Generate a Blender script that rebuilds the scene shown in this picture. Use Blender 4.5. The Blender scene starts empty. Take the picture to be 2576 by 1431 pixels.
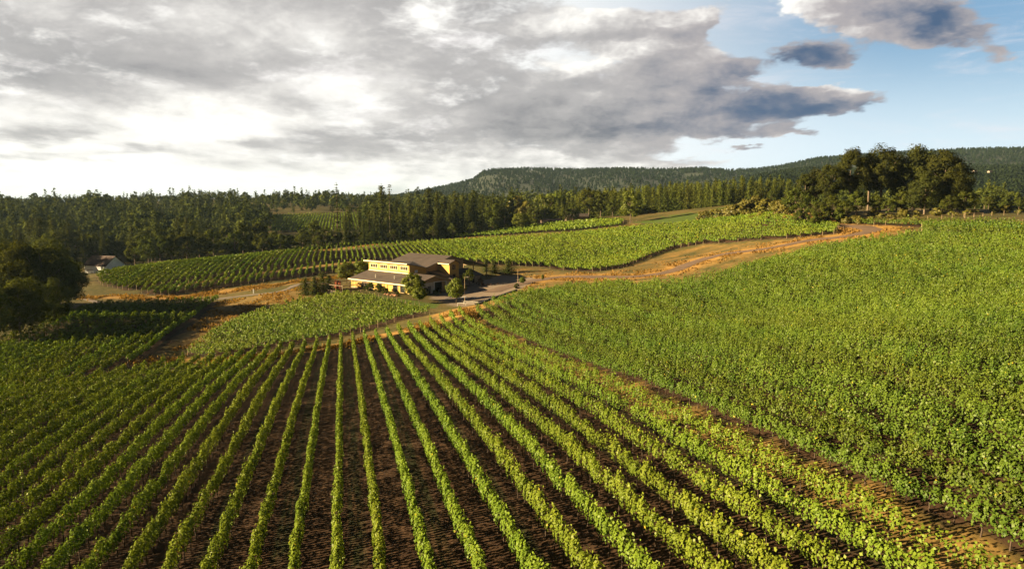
import bpy, math, random
import numpy as np
from mathutils import Vector

# ------------------------------------------------------------------ camera, sky, sun, exposure
S = bpy.context.scene
COL = S.collection
CAMZ = 30.0
F = 1725.0                      # focal length in pixels of a 2576 px wide picture
PITCH = math.radians(7.1)
cd = bpy.data.cameras.new("camera"); cam = bpy.data.objects.new("camera", cd); COL.objects.link(cam)
cd.sensor_width = 36.0; cd.lens = 36.0 * F / 2576.0
cd.clip_start = 0.5; cd.clip_end = 20000
cam.location = (0, 0, CAMZ); cam.rotation_euler = (math.radians(90) - PITCH, 0, 0)
S.camera = cam

SUN_EL = math.radians(17.0)
SUN_AZ = math.radians(-99.0)    # clockwise from +Y: the sun stands left, a touch behind the camera
sl = bpy.data.lights.new("sun", 'SUN'); sl.energy = 5.0; sl.angle = math.radians(0.6); sl.color = (1.0, 0.76, 0.42)
so = bpy.data.objects.new("sun", sl); COL.objects.link(so)
sd = Vector((math.sin(SUN_AZ) * math.cos(SUN_EL), math.cos(SUN_AZ) * math.cos(SUN_EL), math.sin(SUN_EL)))
so.rotation_euler = sd.to_track_quat('Z', 'Y').to_euler()
so.location = (-60, -60, 120)
S.view_settings.view_transform = 'Standard'; S.view_settings.look = 'None'
S.view_settings.exposure = 1.95; S.view_settings.gamma = 1.0
S.cycles.max_bounces = 5; S.cycles.diffuse_bounces = 2; S.cycles.transmission_bounces = 3
S.cycles.transparent_max_bounces = 4; S.cycles.glossy_bounces = 2; S.cycles.volume_bounces = 0

def ray(px, py):
    rx = (px - 1288.0) / F; v = (715.5 - py) / F
    return np.array([rx, math.cos(PITCH) + v * math.sin(PITCH), -math.sin(PITCH) + v * math.cos(PITCH)])

class NT:
    """small helper for node trees"""
    def __init__(s, tree): s.t = tree; s.n = tree.nodes; s.l = tree.links
    def new(s, typ, **kw):
        nd = s.n.new(typ)
        for k, v in kw.items(): setattr(nd, k, v)
        return nd
    def put(s, sock, v):
        if isinstance(v, bpy.types.NodeSocket): s.l.new(v, sock)
        elif v is not None: sock.default_value = v
    def m(s, op, a, b=None, c=None, clamp=False):
        nd = s.new('ShaderNodeMath', operation=op); nd.use_clamp = clamp
        for i, v in enumerate((a, b, c)): s.put(nd.inputs[i], v) if v is not None else None
        return nd.outputs[0]
    def noise(s, vec, scale, detail=4, rough=.5, lac=2.0, dist=0.0):
        nd = s.new('ShaderNodeTexNoise'); s.put(nd.inputs['Vector'], vec)
        nd.inputs['Scale'].default_value = scale; nd.inputs['Detail'].default_value = detail
        nd.inputs['Roughness'].default_value = rough; nd.inputs['Lacunarity'].default_value = lac
        nd.inputs['Distortion'].default_value = dist
        return nd.outputs['Fac']
    def ramp(s, f, a, b):      # smoothstep a..b
        nd = s.new('ShaderNodeMapRange', interpolation_type='SMOOTHSTEP')
        s.put(nd.inputs['Value'], f); nd.inputs['From Min'].default_value = a; nd.inputs['From Max'].default_value = b
        return nd.outputs['Result']
    def mix(s, f, a, b):
        nd = s.new('ShaderNodeMix', data_type='RGBA'); s.put(nd.inputs['Factor'], f)
        s.put(nd.inputs[6], a if isinstance(a, bpy.types.NodeSocket) else (*a, 1)); s.put(nd.inputs[7], b if isinstance(b, bpy.types.NodeSocket) else (*b, 1))
        return nd.outputs[2]
    def comb(s, x, y, z=0.0):
        nd = s.new('ShaderNodeCombineXYZ')
        for i, v in enumerate((x, y, z)): s.put(nd.inputs[i], v)
        return nd.outputs[0]

def build_world():
    W = bpy.data.worlds.new("World"); S.world = W; W.use_nodes = True
    N = NT(W.node_tree); N.n.clear()
    out = N.new('ShaderNodeOutputWorld'); bg = N.new('ShaderNodeBackground'); bg.inputs['Strength'].default_value = 0.05
    N.l.new(bg.outputs[0], out.inputs[0])
    sky = N.new('ShaderNodeTexSky', sky_type='NISHITA'); sky.sun_disc = False
    sky.sun_elevation = SUN_EL; sky.sun_rotation = SUN_AZ
    sky.air_density = 1.0; sky.dust_density = 0.6; sky.ozone_density = 2.0; sky.altitude = 200
    tc = N.new('ShaderNodeTexCoord'); sep = N.new('ShaderNodeSeparateXYZ'); N.l.new(tc.outputs['Generated'], sep.inputs[0])
    x, y, z = sep.outputs
    ya = N.m('MAXIMUM', N.m('ABSOLUTE', y), 0.15)
    q = N.m('DIVIDE', x, ya); r = N.m('DIVIDE', N.m('MAXIMUM', z, 0.0), ya)
    den = N.m('ADD', r, 0.15)
    cx = N.m('DIVIDE', q, den); cy = N.m('DIVIDE', 0.9, den)
    P = N.comb(cx, cy, 0.37)
    def qr(px, py):
        d = ray(px, py); return d[0] / d[1], d[2] / d[1]
    # ragged edges: the places of the cloud banks are stirred by a slow noise
    wn = N.new('ShaderNodeTexNoise'); N.l.new(P, wn.inputs['Vector']); wn.inputs['Scale'].default_value = 2.6; wn.inputs['Detail'].default_value = 5; wn.inputs['Roughness'].default_value = .6
    wsep = N.new('ShaderNodeSeparateColor'); N.l.new(wn.outputs['Color'], wsep.inputs[0])
    qw = N.m('ADD', q, N.m('MULTIPLY_ADD', wsep.outputs[0], .16, -.08)); rw = N.m('ADD', r, N.m('MULTIPLY_ADD', wsep.outputs[1], .05, -.025))
    def blob(px, py, wx, wy, amp, tilt=0.0, p=1.0):
        q0, r0 = qr(px, py); wq, wr = wx / F, wy / F
        dq = N.m('SUBTRACT', qw, q0); dr = N.m('SUBTRACT', rw, r0)
        if tilt: dr = N.m('SUBTRACT', dr, N.m('MULTIPLY', dq, tilt))
        e = N.m('ADD', N.m('POWER', N.m('DIVIDE', N.m('ABSOLUTE', dq), wq), 2.0), N.m('POWER', N.m('DIVIDE', N.m('ABSOLUTE', dr), wr), 2.0))
        return N.m('MULTIPLY', N.m('EXPONENT', N.m('MULTIPLY', e, -1.0)), amp)
    def total(bs):
        a = bs[0]
        for b in bs[1:]: a = N.m('ADD', a, b)
        return a
    n1 = N.noise(P, 1.45, 10, .58, 2.1, .25)
    P2 = N.comb(N.m('SUBTRACT', cx, 0.10), N.m('SUBTRACT', cy, .12), 0.37)   # a step towards the sun and up
    n1b = N.noise(P2, 1.45, 10, .58, 2.1, .25)
    Q = N.comb(q, N.m('MULTIPLY', r, 2.4), .8)
    n2 = N.noise(Q, 5.0, 6, .58, 2.1, .4)
    n3 = N.noise(Q, 16.0, 6, .62, 2.1, .5)
    def heap(dq, dr):                                             # rounded heaps for the cumulus on the right
        v = N.new('ShaderNodeTexVoronoi'); v.feature = 'F1'; v.normalize = True
        wx = N.m('MULTIPLY_ADD', wsep.outputs[0], .05, dq); wy = N.m('MULTIPLY_ADD', wsep.outputs[1], .09, dr)
        N.l.new(N.comb(N.m('ADD', q, wx), N.m('MULTIPLY_ADD', r, 1.9, wy), .3), v.inputs['Vector'])
        v.inputs['Scale'].default_value = 11.0; v.inputs['Detail'].default_value = 3.0; v.inputs['Roughness'].default_value = .55; v.inputs['Lacunarity'].default_value = 2.3
        return N.m('SUBTRACT', 1.0, v.outputs['Distance'])
    h1 = heap(0.0, 0.0); h2 = heap(-.014, .030)
    puff = N.m('SUBTRACT', h1, h2)                                 # tops lit, undersides dark
    cum = N.ramp(q, qr(700, 200)[0], qr(1600, 200)[0])
    left = N.ramp(q, qr(2050, 200)[0], qr(1500, 200)[0])          # clouded left, open right
    wide = N.ramp(q, qr(2300, 200)[0], qr(1000, 200)[0])
    bias = N.m('MULTIPLY_ADD', left, 0.46, -0.40)
    bias = N.m('ADD', bias, total([
        blob(2190, 20, 250, 72, .75, -.08), blob(2330, 80, 110, 34, .40), blob(2045, 142, 105, 34, .62), blob(2130, 170, 50, 20, .30),
        blob(1860, 180, 70, 28, .42), blob(2060, 256, 230, 38, .72, .03), blob(1750, 300, 300, 46, .50), blob(1700, 120, 120, 60, .30), blob(2010, 332, 90, 16, .45, .05),
        blob(1720, 190, 110, 70, .25), blob(1560, 80, 190, 45, .22), blob(2500, 140, 80, 24, .36), blob(2390, 210, 70, 14, .24, .2),
        blob(1870, 375, 60, 9, .42), blob(1725, 55, 45, 26, .45), blob(1560, 415, 300, 20, .25), blob(2560, 362, 50, 5, .4),
        blob(1900, 60, 110, 60, -.30), blob(1560, 10, 130, 26, -.34), blob(300, 55, 130, 16, -.08, -.2), blob(1650, 95, 50, 16, -.2), blob(1840, 252, 90, 20, -.20), blob(2330, 330, 300, 60, -.35), blob(2010, 208, 90, 16, -.20)]))
    den0 = N.m('ADD', N.m('ADD', N.m('MULTIPLY', n1, .62), N.m('MULTIPLY', n2, .30)), N.m('MULTIPLY', n3, .26))
    den0 = N.m('ADD', den0, N.m('MULTIPLY', N.m('MULTIPLY_ADD', h1, .75, -.50), N.m('MULTIPLY_ADD', cum, .75, .25)))
    dens = N.m('ADD', den0, bias)
    cover = N.ramp(dens, .50, .67)
    thick = N.ramp(dens, .56, .95)
    lit = N.m('SUBTRACT', n1, n1b)                                 # the side of a cloud that faces the sun
    tone = N.m('ADD', N.m('MULTIPLY', lit, 2.6), N.m('MULTIPLY', N.m('MULTIPLY', puff, N.m('MULTIPLY_ADD', cum, .7, .3)), 4.5))
    tone = N.m('ADD', tone, N.m('MULTIPLY_ADD', n2, 2.6, -1.3))
    tone = N.m('ADD', tone, N.m('MULTIPLY_ADD', n3, 1.7, -.85))
    tone = N.m('ADD', tone, N.m('MULTIPLY_ADD', n1, -1.5, .75))
    tone = N.m('ADD', tone, total([
        blob(20, 365, 480, 95, 2.1), blob(330, 480, 900, 70, 1.25), blob(1000, 455, 700, 42, .7), blob(760, 225, 300, 46, .9), blob(560, 325, 300, 50, 1.25),
        blob(520, 20, 150, 40, .35), blob(740, 75, 180, 50, .75), blob(1020, 185, 130, 36, .35), blob(190, 130, 330, 45, -.85, -.20), blob(430, 178, 170, 28, -.75, -.15),
        blob(60, 195, 170, 26, -.85), blob(120, 338, 170, 26, -2.1), blob(350, 378, 120, 16, -1.6), blob(60, 392, 190, 16, -1.5), blob(620, 362, 70, 12, -.9),
        blob(1100, 30, 280, 60, -.15), blob(1260, 40, 140, 45, -.75), blob(1330, 215, 360, 52, -.75), blob(1150, 272, 460, 30, -.6), blob(1450, 330, 460, 26, -1.1),
        blob(900, 345, 330, 18, -1.0), blob(1150, 415, 330, 26, .55), blob(1390, 55, 120, 30, 1.3), blob(1470, 155, 120, 28, 1.15), blob(1620, 45, 140, 22, .8),
        blob(1760, 235, 170, 34, -.85), blob(2080, 280, 260, 30, -1.7), blob(2045, 145, 150, 50, -2.2), blob(2020, 25, 90, 50, 1.2), blob(2180, 85, 120, 26, .6),
        blob(2370, 60, 130, 60, -1.9), blob(1860, 180, 90, 30, -.9), blob(1700, 320, 300, 26, -.9), blob(2090, 222, 150, 12, 1.0), blob(1560, 415, 300, 22, .4)]))
    tone = N.m('ADD', tone, N.m('MULTIPLY', N.m('SUBTRACT', 1.0, thick), .35))
    t1 = N.ramp(tone, -2.6, .35); t2 = N.ramp(tone, -.1, 2.3)
    right = N.ramp(q, qr(1350, 200)[0], qr(1950, 200)[0])
    dark = N.mix(right, (1.45, 1.5, 1.75), (.65, 1.15, 2.1))
    mid = N.mix(right, (4.5, 4.35, 4.3), (4.3, 3.95, 4.0))
    cl = N.mix(t2, N.mix(t1, dark, mid), (11.2, 10.9, 10.2))
    # clear air between the clouds: the sky texture, paler towards the horizon
    hz = N.ramp(r, .24, .03)
    clear = N.mix(N.m('MULTIPLY', hz, .85), N.mix(.35, sky.outputs[0], (2.5, 4.9, 7.6)), (7.6, 8.9, 9.9))
    clear = N.mix(wide, clear, (10.4, 10.2, 9.7))
    Wv = N.comb(N.m('MULTIPLY_ADD', r, -1.2, q), N.m('MULTIPLY', r, 5.5), 2.2)
    wisp = N.m('MULTIPLY', N.ramp(N.noise(Wv, 4.0, 8, .62, 2.1, .6), .48, .80), .62)
    clear = N.mix(wisp, clear, (8.6, 8.0, 8.2))
    col = N.mix(N.m('MULTIPLY', cover, .97), clear, cl)
    # sky out of view (overhead, behind, far left) darkened to lower the ambient light
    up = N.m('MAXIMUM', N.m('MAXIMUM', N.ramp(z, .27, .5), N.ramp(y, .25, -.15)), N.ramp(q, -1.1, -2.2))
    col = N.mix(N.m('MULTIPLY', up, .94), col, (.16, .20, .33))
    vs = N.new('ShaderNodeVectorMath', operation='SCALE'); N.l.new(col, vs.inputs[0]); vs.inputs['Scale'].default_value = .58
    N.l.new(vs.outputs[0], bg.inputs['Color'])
    W.cycles.sampling_method = 'MANUAL'; W.cycles.sample_map_resolution = 512
build_world()

# ------------------------------------------------------------------ small tools
rng = np.random.default_rng(7)
random.seed(7)
def tag(o, label=None, cat=None, group=None, kind=None):
    if label: o['label'] = label
    if cat: o['category'] = cat
    if group: o['group'] = group
    if kind: o['kind'] = kind
    return o
def empty(name, loc, rz=0.0):
    o = bpy.data.objects.new(name, None); COL.objects.link(o); o.location = loc; o.rotation_euler = (0, 0, rz)
    o.empty_display_size = .3
    return o
def link(name, me, parent=None, mat=None):
    o = bpy.data.objects.new(name, me); COL.objects.link(o)
    if mat and not me.materials: me.materials.append(mat)
    if parent: o.parent = parent
    return o
def quad_mesh(name, V, tint=None, mat=None):
    """V: (n,4,3) separate quads"""
    n = len(V); me = bpy.data.meshes.new(name)
    me.vertices.add(n * 4); me.vertices.foreach_set('co', np.ascontiguousarray(V, dtype=np.float32).ravel())
    me.loops.add(n * 4); me.loops.foreach_set('vertex_index', np.arange(n * 4, dtype=np.int32))
    me.polygons.add(n); me.polygons.foreach_set('loop_start', np.arange(0, n * 4, 4, dtype=np.int32))
    if tint is not None:
        a = me.attributes.new('tint', 'FLOAT', 'FACE'); a.data.foreach_set('value', tint.astype(np.float32))
    me.update(calc_edges=True)
    if mat: me.materials.append(mat)
    return me
def grid_mesh(name, V, mat=None, attrs=None, smooth=True):
    """V: (r,c,3)"""
    r, c = V.shape[:2]; me = bpy.data.meshes.new(name)
    i = np.arange(r * c).reshape(r, c)
    q = np.stack([i[:-1, :-1], i[:-1, 1:], i[1:, 1:], i[1:, :-1]], -1).reshape(-1, 4)
    me.vertices.add(r * c); me.vertices.foreach_set('co', np.ascontiguousarray(V, dtype=np.float32).ravel())
    me.loops.add(q.size); me.loops.foreach_set('vertex_index', q.ravel().astype(np.int32))
    me.polygons.add(len(q)); me.polygons.foreach_set('loop_start', np.arange(0, q.size, 4, dtype=np.int32))
    for k, a in (attrs or {}).items():
        at = me.attributes.new(k, 'FLOAT', 'POINT'); at.data.foreach_set('value', a.ravel().astype(np.float32))
    me.update(calc_edges=True)
    if smooth: me.polygons.foreach_set('use_smooth', np.ones(len(q), bool))
    if mat: me.materials.append(mat)
    return me
class MB:
    """collects boxes, prisms and tubes into one mesh"""
    def __init__(s): s.v = []; s.f = []
    def poly(s, pts, faces):
        b = len(s.v); s.v += [tuple(p) for p in pts]; s.f += [tuple(b + i for i in f) for f in faces]; return s
    def box(s, a, b):
        (x0, y0, z0), (x1, y1, z1) = a, b
        return s.poly([(x0, y0, z0), (x1, y0, z0), (x1, y1, z0), (x0, y1, z0), (x0, y0, z1), (x1, y0, z1), (x1, y1, z1), (x0, y1, z1)],
                      [(0, 3, 2, 1), (4, 5, 6, 7), (0, 1, 5, 4), (1, 2, 6, 5), (2, 3, 7, 6), (3, 0, 4, 7)])
    def slab(s, top, th):
        """a sheet with outline top (list of points) and thickness th downwards"""
        n = len(top); low = [(p[0], p[1], p[2] - th) for p in top]
        return s.poly(list(top) + low, [tuple(range(n)), tuple(range(2 * n - 1, n - 1, -1))] + [(i, n + i, n + (i + 1) % n, (i + 1) % n) for i in range(n)])
    def extr(s, pts, d):
        """flat outline pts pushed along vector d"""
        n = len(pts); far = [tuple(np.array(p) + np.array(d)) for p in pts]
        return s.poly(list(pts) + far, [tuple(range(n)), tuple(range(2 * n - 1, n - 1, -1))] + [(i, n + i, n + (i + 1) % n, (i + 1) % n) for i in range(n)])
    def tube(s, P, R, k=7, cap=True):
        P = [np.array(p, float) for p in P]; rings = []
        b = len(s.v)
        for i, p in enumerate(P):
            d = P[min(i + 1, len(P) - 1)] - P[max(i - 1, 0)]; d /= max(np.linalg.norm(d), 1e-9)
            u = np.cross(d, (0, 0, 1) if abs(d[2]) < .9 else (1, 0, 0)); u /= np.linalg.norm(u); w = np.cross(d, u)
            for j in range(k):
                a = 2 * math.pi * j / k; s.v.append(tuple(p + R[i] * (math.cos(a) * u + math.sin(a) * w)))
        for i in range(len(P) - 1):
            for j in range(k):
                s.f.append((b + i * k + j, b + i * k + (j + 1) % k, b + (i + 1) * k + (j + 1) % k, b + (i + 1) * k + j))
        if cap: s.f.append(tuple(b + j for j in range(k))[::-1]); s.f.append(tuple(b + (len(P) - 1) * k + j for j in range(k)))
        return s
    def mesh(s, name, mat=None, smooth=False):
        me = bpy.data.meshes.new(name); me.from_pydata(s.v, [], s.f); me.update()
        import bmesh
        bm = bmesh.new(); bm.from_mesh(me); bmesh.ops.recalc_face_normals(bm, faces=bm.faces); bm.to_mesh(me); bm.free()
        if smooth: me.polygons.foreach_set('use_smooth', np.ones(len(me.polygons), bool))
        if mat: me.materials.append(mat)
        return me
    def build(s, name, mat, parent=None, smooth=False):
        return link(name, s.mesh(name, mat, smooth), parent)

# ------------------------------------------------------------------ materials
def mat_new(name):
    m = bpy.data.materials.new(name); m.use_nodes = True; N = NT(m.node_tree); N.n.clear()
    out = N.new('ShaderNodeOutputMaterial'); return m, N, out
def attr(N, name):
    a = N.new('ShaderNodeAttribute'); a.attribute_name = name; return a.outputs['Fac']
def plain(name, col, rough=.7, var=.25, scale=1.5, metal=0.0, bump=0.0, bscale=6.0):
    m, N, out = mat_new(name); b = N.new('ShaderNodeBsdfPrincipled'); N.l.new(b.outputs[0], out.inputs[0])
    tc = N.new('ShaderNodeTexCoord').outputs['Object']
    f = N.noise(tc, scale, 6, .6)
    c = N.mix(N.ramp(f, .3, .7), tuple(v * (1 - var) for v in col), tuple(min(v * (1 + var), 1) for v in col))
    N.l.new(c, b.inputs['Base Color']); b.inputs['Roughness'].default_value = rough; b.inputs['Metallic'].default_value = metal
    if bump:
        bp = N.new('ShaderNodeBump'); bp.inputs['Strength'].default_value = bump; N.l.new(N.noise(tc, bscale, 4, .6), bp.inputs['Height']); N.l.new(bp.outputs[0], b.inputs['Normal'])
    return m
def leaf_mat(name, dark, light, trans=.3, yellow=None, gloss=.05, tcol=1.4):
    m, N, out = mat_new(name)
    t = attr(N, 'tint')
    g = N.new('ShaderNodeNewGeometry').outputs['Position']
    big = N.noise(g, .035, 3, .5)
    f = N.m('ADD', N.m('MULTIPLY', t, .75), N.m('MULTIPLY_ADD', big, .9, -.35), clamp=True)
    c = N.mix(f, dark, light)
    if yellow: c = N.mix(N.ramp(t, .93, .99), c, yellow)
    oi = N.new('ShaderNodeObjectInfo').outputs['Random']
    hs = N.new('ShaderNodeHueSaturation'); N.l.new(c, hs.inputs['Color'])
    N.l.new(N.m('MULTIPLY_ADD', oi, .36, .82) if name != 'vine_leaf' else N.m('MULTIPLY_ADD', oi, .16, .92), hs.inputs['Value']); N.l.new(N.m('MULTIPLY_ADD', oi, .024, .488), hs.inputs['Hue'])
    c = hs.outputs[0]
    d = N.new('ShaderNodeBsdfDiffuse'); tr = N.new('ShaderNodeBsdfTranslucent'); gl = N.new('ShaderNodeBsdfGlossy'); gl.inputs['Roughness'].default_value = .45
    gl.inputs['Color'].default_value = (.9, .9, .8, 1)
    N.l.new(c, d.inputs[0])
    tm = N.new('ShaderNodeMix', data_type='RGBA', blend_type='MULTIPLY'); tm.inputs['Factor'].default_value = 1.0
    N.l.new(c, tm.inputs[6]); tm.inputs[7].default_value = (tcol * 1.05, tcol, tcol * .45, 1); N.l.new(tm.outputs[2], tr.inputs[0])
    mx = N.new('ShaderNodeMixShader'); mx.inputs[0].default_value = trans; N.l.new(d.outputs[0], mx.inputs[1]); N.l.new(tr.outputs[0], mx.inputs[2])
    m2 = N.new('ShaderNodeMixShader'); m2.inputs[0].default_value = gloss; N.l.new(mx.outputs[0], m2.inputs[1]); N.l.new(gl.outputs[0], m2.inputs[2])
    N.l.new(m2.outputs[0], out.inputs[0])
    return m
M = {}
M['vine'] = leaf_mat('vine_leaf', (.034, .080, .009), (.160, .206, .019), .15, (.30, .24, .02), .012)
M['vine_dark'] = leaf_mat('shaded_vine_leaf', (.022, .056, .008), (.108, .146, .016), .13, (.30, .24, .02), .012)  # darker copy of the vine leaf: self-shadow of the right rows put into colour
M['conifer'] = leaf_mat('conifer_needles', (.024, .036, .010), (.085, .092, .020), .14, None, .0)
M['plantation'] = leaf_mat('young_fir_needles', (.040, .062, .014), (.16, .175, .032), .15, None, .0)
M['broad'] = leaf_mat('broadleaf_leaf', (.027, .040, .010), (.095, .105, .018), .2, None, .0)
M['oak'] = leaf_mat('oak_leaf', (.018, .026, .008), (.058, .062, .015), .16, None, .0)
M['lime'] = leaf_mat('young_tree_leaf', (.06, .085, .012), (.16, .18, .025), .3, None, .01)
M['golden_bush'] = leaf_mat('golden_bush_leaf', (.07, .08, .014), (.20, .17, .03), .25, None, .03)
M['red_bush'] = leaf_mat('red_bush_leaf', (.03, .012, .008), (.09, .03, .015), .2, None, .03)
M['hillwood'] = leaf_mat('hill_wood_leaf', (.012, .022, .012), (.032, .048, .020), .1, None, .0)
M['drygrass'] = leaf_mat('dry_grass_blade', (.15, .095, .030), (.32, .20, .06), .3, None, .0)
M['bark'] = plain('bark', (.11, .08, .055), .9, .4, 3, bump=.5)
M['oakbark'] = plain('oak_bark', (.15, .11, .075), .9, .35, 2, bump=.5)
M['vinebark'] = plain('vine_bark', (.06, .04, .028), .9, .3, 8)
M['post'] = plain('weathered_post', (.30, .22, .14), .85, .3, 3)
M['white'] = plain('white_paint', (.72, .74, .78), .6, .08, .8)
M['trimwhite'] = plain('cream_trim', (.80, .70, .42), .6, .06, 1)
M['glass'] = plain('dark_glass', (.015, .018, .02), .12, .3, .5)
M['dark'] = plain('dark_metal', (.03, .03, .035), .5, .2, 3)
M['steel'] = plain('galvanised_steel', (.55, .52, .46), .45, .1, 2, .4)
M['redpanel'] = plain('red_stained_wood', (.52, .13, .04), .7, .15, 2)
M['deck'] = plain('deck_wood', (.20, .14, .09), .8, .3, 3)
M['stone'] = plain('field_stone', (.26, .22, .18), .85, .4, 2, bump=.8)
M['redrock'] = plain('landscape_rock', (.33, .17, .09), .9, .35, 2, bump=.6)

def siding(name, col, step=.45):
    m, N, out = mat_new(name); b = N.new('ShaderNodeBsdfPrincipled'); N.l.new(b.outputs[0], out.inputs[0])
    tc = N.new('ShaderNodeTexCoord').outputs['Object']; sp = N.new('ShaderNodeSeparateXYZ'); N.l.new(tc, sp.inputs[0])
    u = N.m('FRACT', N.m('DIVIDE', N.m('ADD', sp.outputs[0], sp.outputs[1]), step))
    bat = N.m('SUBTRACT', N.ramp(u, .0, .06), N.ramp(u, .16, .22))
    f = N.noise(tc, .9, 6, .6)
    st = N.comb(N.m('MULTIPLY', N.m('ADD', sp.outputs[0], sp.outputs[1]), 6.0), 0.0, N.m('MULTIPLY', sp.outputs[2], .6))
    g = N.noise(st, 1.0, 4, .6)
    k = N.m('ADD', N.m('MULTIPLY', f, .5), N.m('MULTIPLY', g, .5))
    c = N.mix(N.ramp(k, .3, .7), tuple(v * .75 for v in col), tuple(v * 1.2 for v in col))
    N.l.new(c, b.inputs['Base Color']); b.inputs['Roughness'].default_value = .75
    bp = N.new('ShaderNodeBump'); bp.inputs['Strength'].default_value = 1.0; bp.inputs['Distance'].default_value = .06; N.l.new(bat, bp.inputs['Height']); N.l.new(bp.outputs[0], b.inputs['Normal'])
    return m
M['siding'] = siding('board_and_batten', (.52, .32, .065))
M['brown'] = siding('brown_siding', (.30, .215, .12))
M['block'] = plain('pale_block', (.42, .40, .36), .85, .15, 1.2, bump=.3)
def roofing():
    m, N, out = mat_new('roof_shingle'); b = N.new('ShaderNodeBsdfPrincipled'); N.l.new(b.outputs[0], out.inputs[0])
    tc = N.new('ShaderNodeTexCoord').outputs['Object']
    f = N.noise(tc, .35, 5, .6); g = N.noise(tc, 5, 3, .7)
    c = N.mix(N.ramp(f, .3, .7), (.046, .034, .030), (.072, .053, .046)); c = N.mix(N.m('MULTIPLY', N.ramp(g, .45, .75), .5), c, (.10, .074, .062))
    N.l.new(c, b.inputs['Base Color']); b.inputs['Roughness'].default_value = .85
    bp = N.new('ShaderNodeBump'); bp.inputs['Strength'].default_value = .4; bp.inputs['Distance'].default_value = .05; N.l.new(g, bp.inputs['Height']); N.l.new(bp.outputs[0], b.inputs['Normal'])
    return m
M['roof'] = roofing()
M['barnroof'] = plain('barn_roof', (.07, .042, .034), .8, .3, .6)

# ------------------------------------------------------------------ terrain
TH = math.radians(13.9); ROWD = np.array([-math.sin(TH), math.cos(TH)]); ROWN = np.array([math.cos(TH), math.sin(TH)])
VEG = 1.85
ctl = []
def cp(px, py, t, veg=0.0):
    d = ray(px, py) * t; ctl.append((d[0], d[1], d[2] - veg))
for a in [(25, 1418, 39.6, VEG), (560, 1431, 36.8, VEG), (865, 1431, 35.0, VEG), (1118, 1431, 33.0, VEG), (1360, 1431, 31.6, VEG), (1641, 1431, 30.6, VEG),
          (673, 872, 132, VEG), (858, 850, 133.5, VEG), (985, 832, 136, VEG), (1094, 815, 138, VEG), (1176, 800, 142, VEG),
          (1187, 786, 150, 0), (1674, 998, 62, 0), (2099, 1194, 40.8, 0), (2576, 1408, 29.4, 0),
          (455, 897, 124, VEG), (250, 935, 107, VEG), (0, 988, 90, VEG), (-300, 1050, 76, VEG), (0, 1200, 57, VEG),
          (2000, 800, 88, VEG), (2000, 650, 150, VEG), (2400, 800, 70, VEG), (2400, 650, 135, VEG), (2400, 590, 175, VEG), (2576, 552, 200, 0), (2900, 548, 205, 0),
          (1500, 715, 188, 0), (1400, 800, 120, VEG), (1700, 800, 104, VEG), (1700, 690, 200, 0), (1850, 650, 205, 0), (2000, 612, 215, 0), (2110, 582, 225, 0), (2200, 572, 224, 0),
          (2050, 553, 250, 0), (1980, 542, 258, 0), (2150, 545, 250, 0), (2450, 541, 232, 0),
          (365, 740, 222, 0), (600, 718, 232, 0), (700, 706, 240, 0), (1100, 655, 285, 0), (1230, 668, 258, 0), (1400, 676, 250, 0), (1560, 678, 224, 0), (1700, 612, 270, VEG), (1860, 590, 255, VEG),
          (250, 694, 262, 0), (480, 664, 290, 0), (700, 642, 325, 0), (900, 618, 365, 0), (1200, 598, 395, 0), (1560, 568, 385, 0), (1900, 540, 320, 0),
          (1300, 570, 440, VEG), (1600, 550, 430, 0), (1800, 524, 420, 0), (1950, 503, 440, 0), (1500, 545, 450, 0),
          (300, 684, 300, 0), (150, 690, 300, 0),
          (555, 757, 211, 0), (337, 916, 122, 0), (150, 955, 112, 0), (0, 985, 106, 0), (0, 862, 147, 0), (245, 772, 196, 0), (110, 810, 165, 0), (-250, 900, 130, 0), (-200, 770, 190, 0), (0, 735, 235, 0),
          (560, 825, 158, 0), (640, 792, 172, VEG), (760, 760, 184, VEG), (840, 742, 196, VEG), (900, 748, 190, 0), (800, 812, 158, VEG), (950, 800, 160, VEG), (1030, 776, 176, 0), (1090, 790, 160, 0), (700, 740, 205, 0), (600, 760, 200, 0),
          (1000, 744, 194, 0), (1060, 748, 195, 0), (1120, 745, 197, 0), (1170, 768, 178, 0), (1200, 745, 196, 0), (1290, 732, 197, 0), (1250, 705, 225, 0), (870, 738, 198, 0), (1290, 690, 238, 0)]:
    cp(*a)
ctl += [(0, 0, -17.5), (-35, 0, -20.5), (35, 0, -14.5), (-85, 40, -26), (80, 40, -12.5), (150, 100, -9), (60, -60, -12), (-60, -60, -18), (0, -120, -14), (-160, 20, -30), (220, 120, -6), (250, 0, -6), (-250, 0, -30)]
# building pad
for sx, sy in [(-40, 215), (-20, 222), (-12, 232)]: ctl.append((sx, sy, -27.4))
for rx, pts in [(-.95, [(230, -31), (350, -33), (500, -27), (700, -17), (1000, -13), (2000, -20), (4000, -40), (8000, -60)]),
                (-.65, [(350, -35), (480, -31), (700, -18), (1000, -12), (2000, -20), (4000, -40), (8000, -60)]),
                (-.38, [(380, -32), (520, -26), (800, -10), (1200, 3.5), (2000, -10), (4000, -40), (8000, -60)]),
                (-.15, [(430, -27), (560, -22), (800, -12), (1200, -5), (2000, -10), (4000, -40), (8000, -60)]),
                (.05, [(480, -20), (700, -14), (1100, -12), (2000, -10), (4000, -40), (8000, -60)]),
                (.25, [(520, -8), (700, -7), (1100, -10), (2000, -10), (4000, -40), (8000, -60)]),
                (.5, [(330, -5), (450, -7), (700, -12), (1100, -14), (2000, -10), (4000, -40), (8000, -60)]),
                (.85, [(260, -4.5), (330, -6), (500, -12), (800, -20), (1200, -16), (2500, -10), (5000, -40), (8000, -60)])]:
    for t, z in pts: ctl.append((rx * t, t, z))
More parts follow.
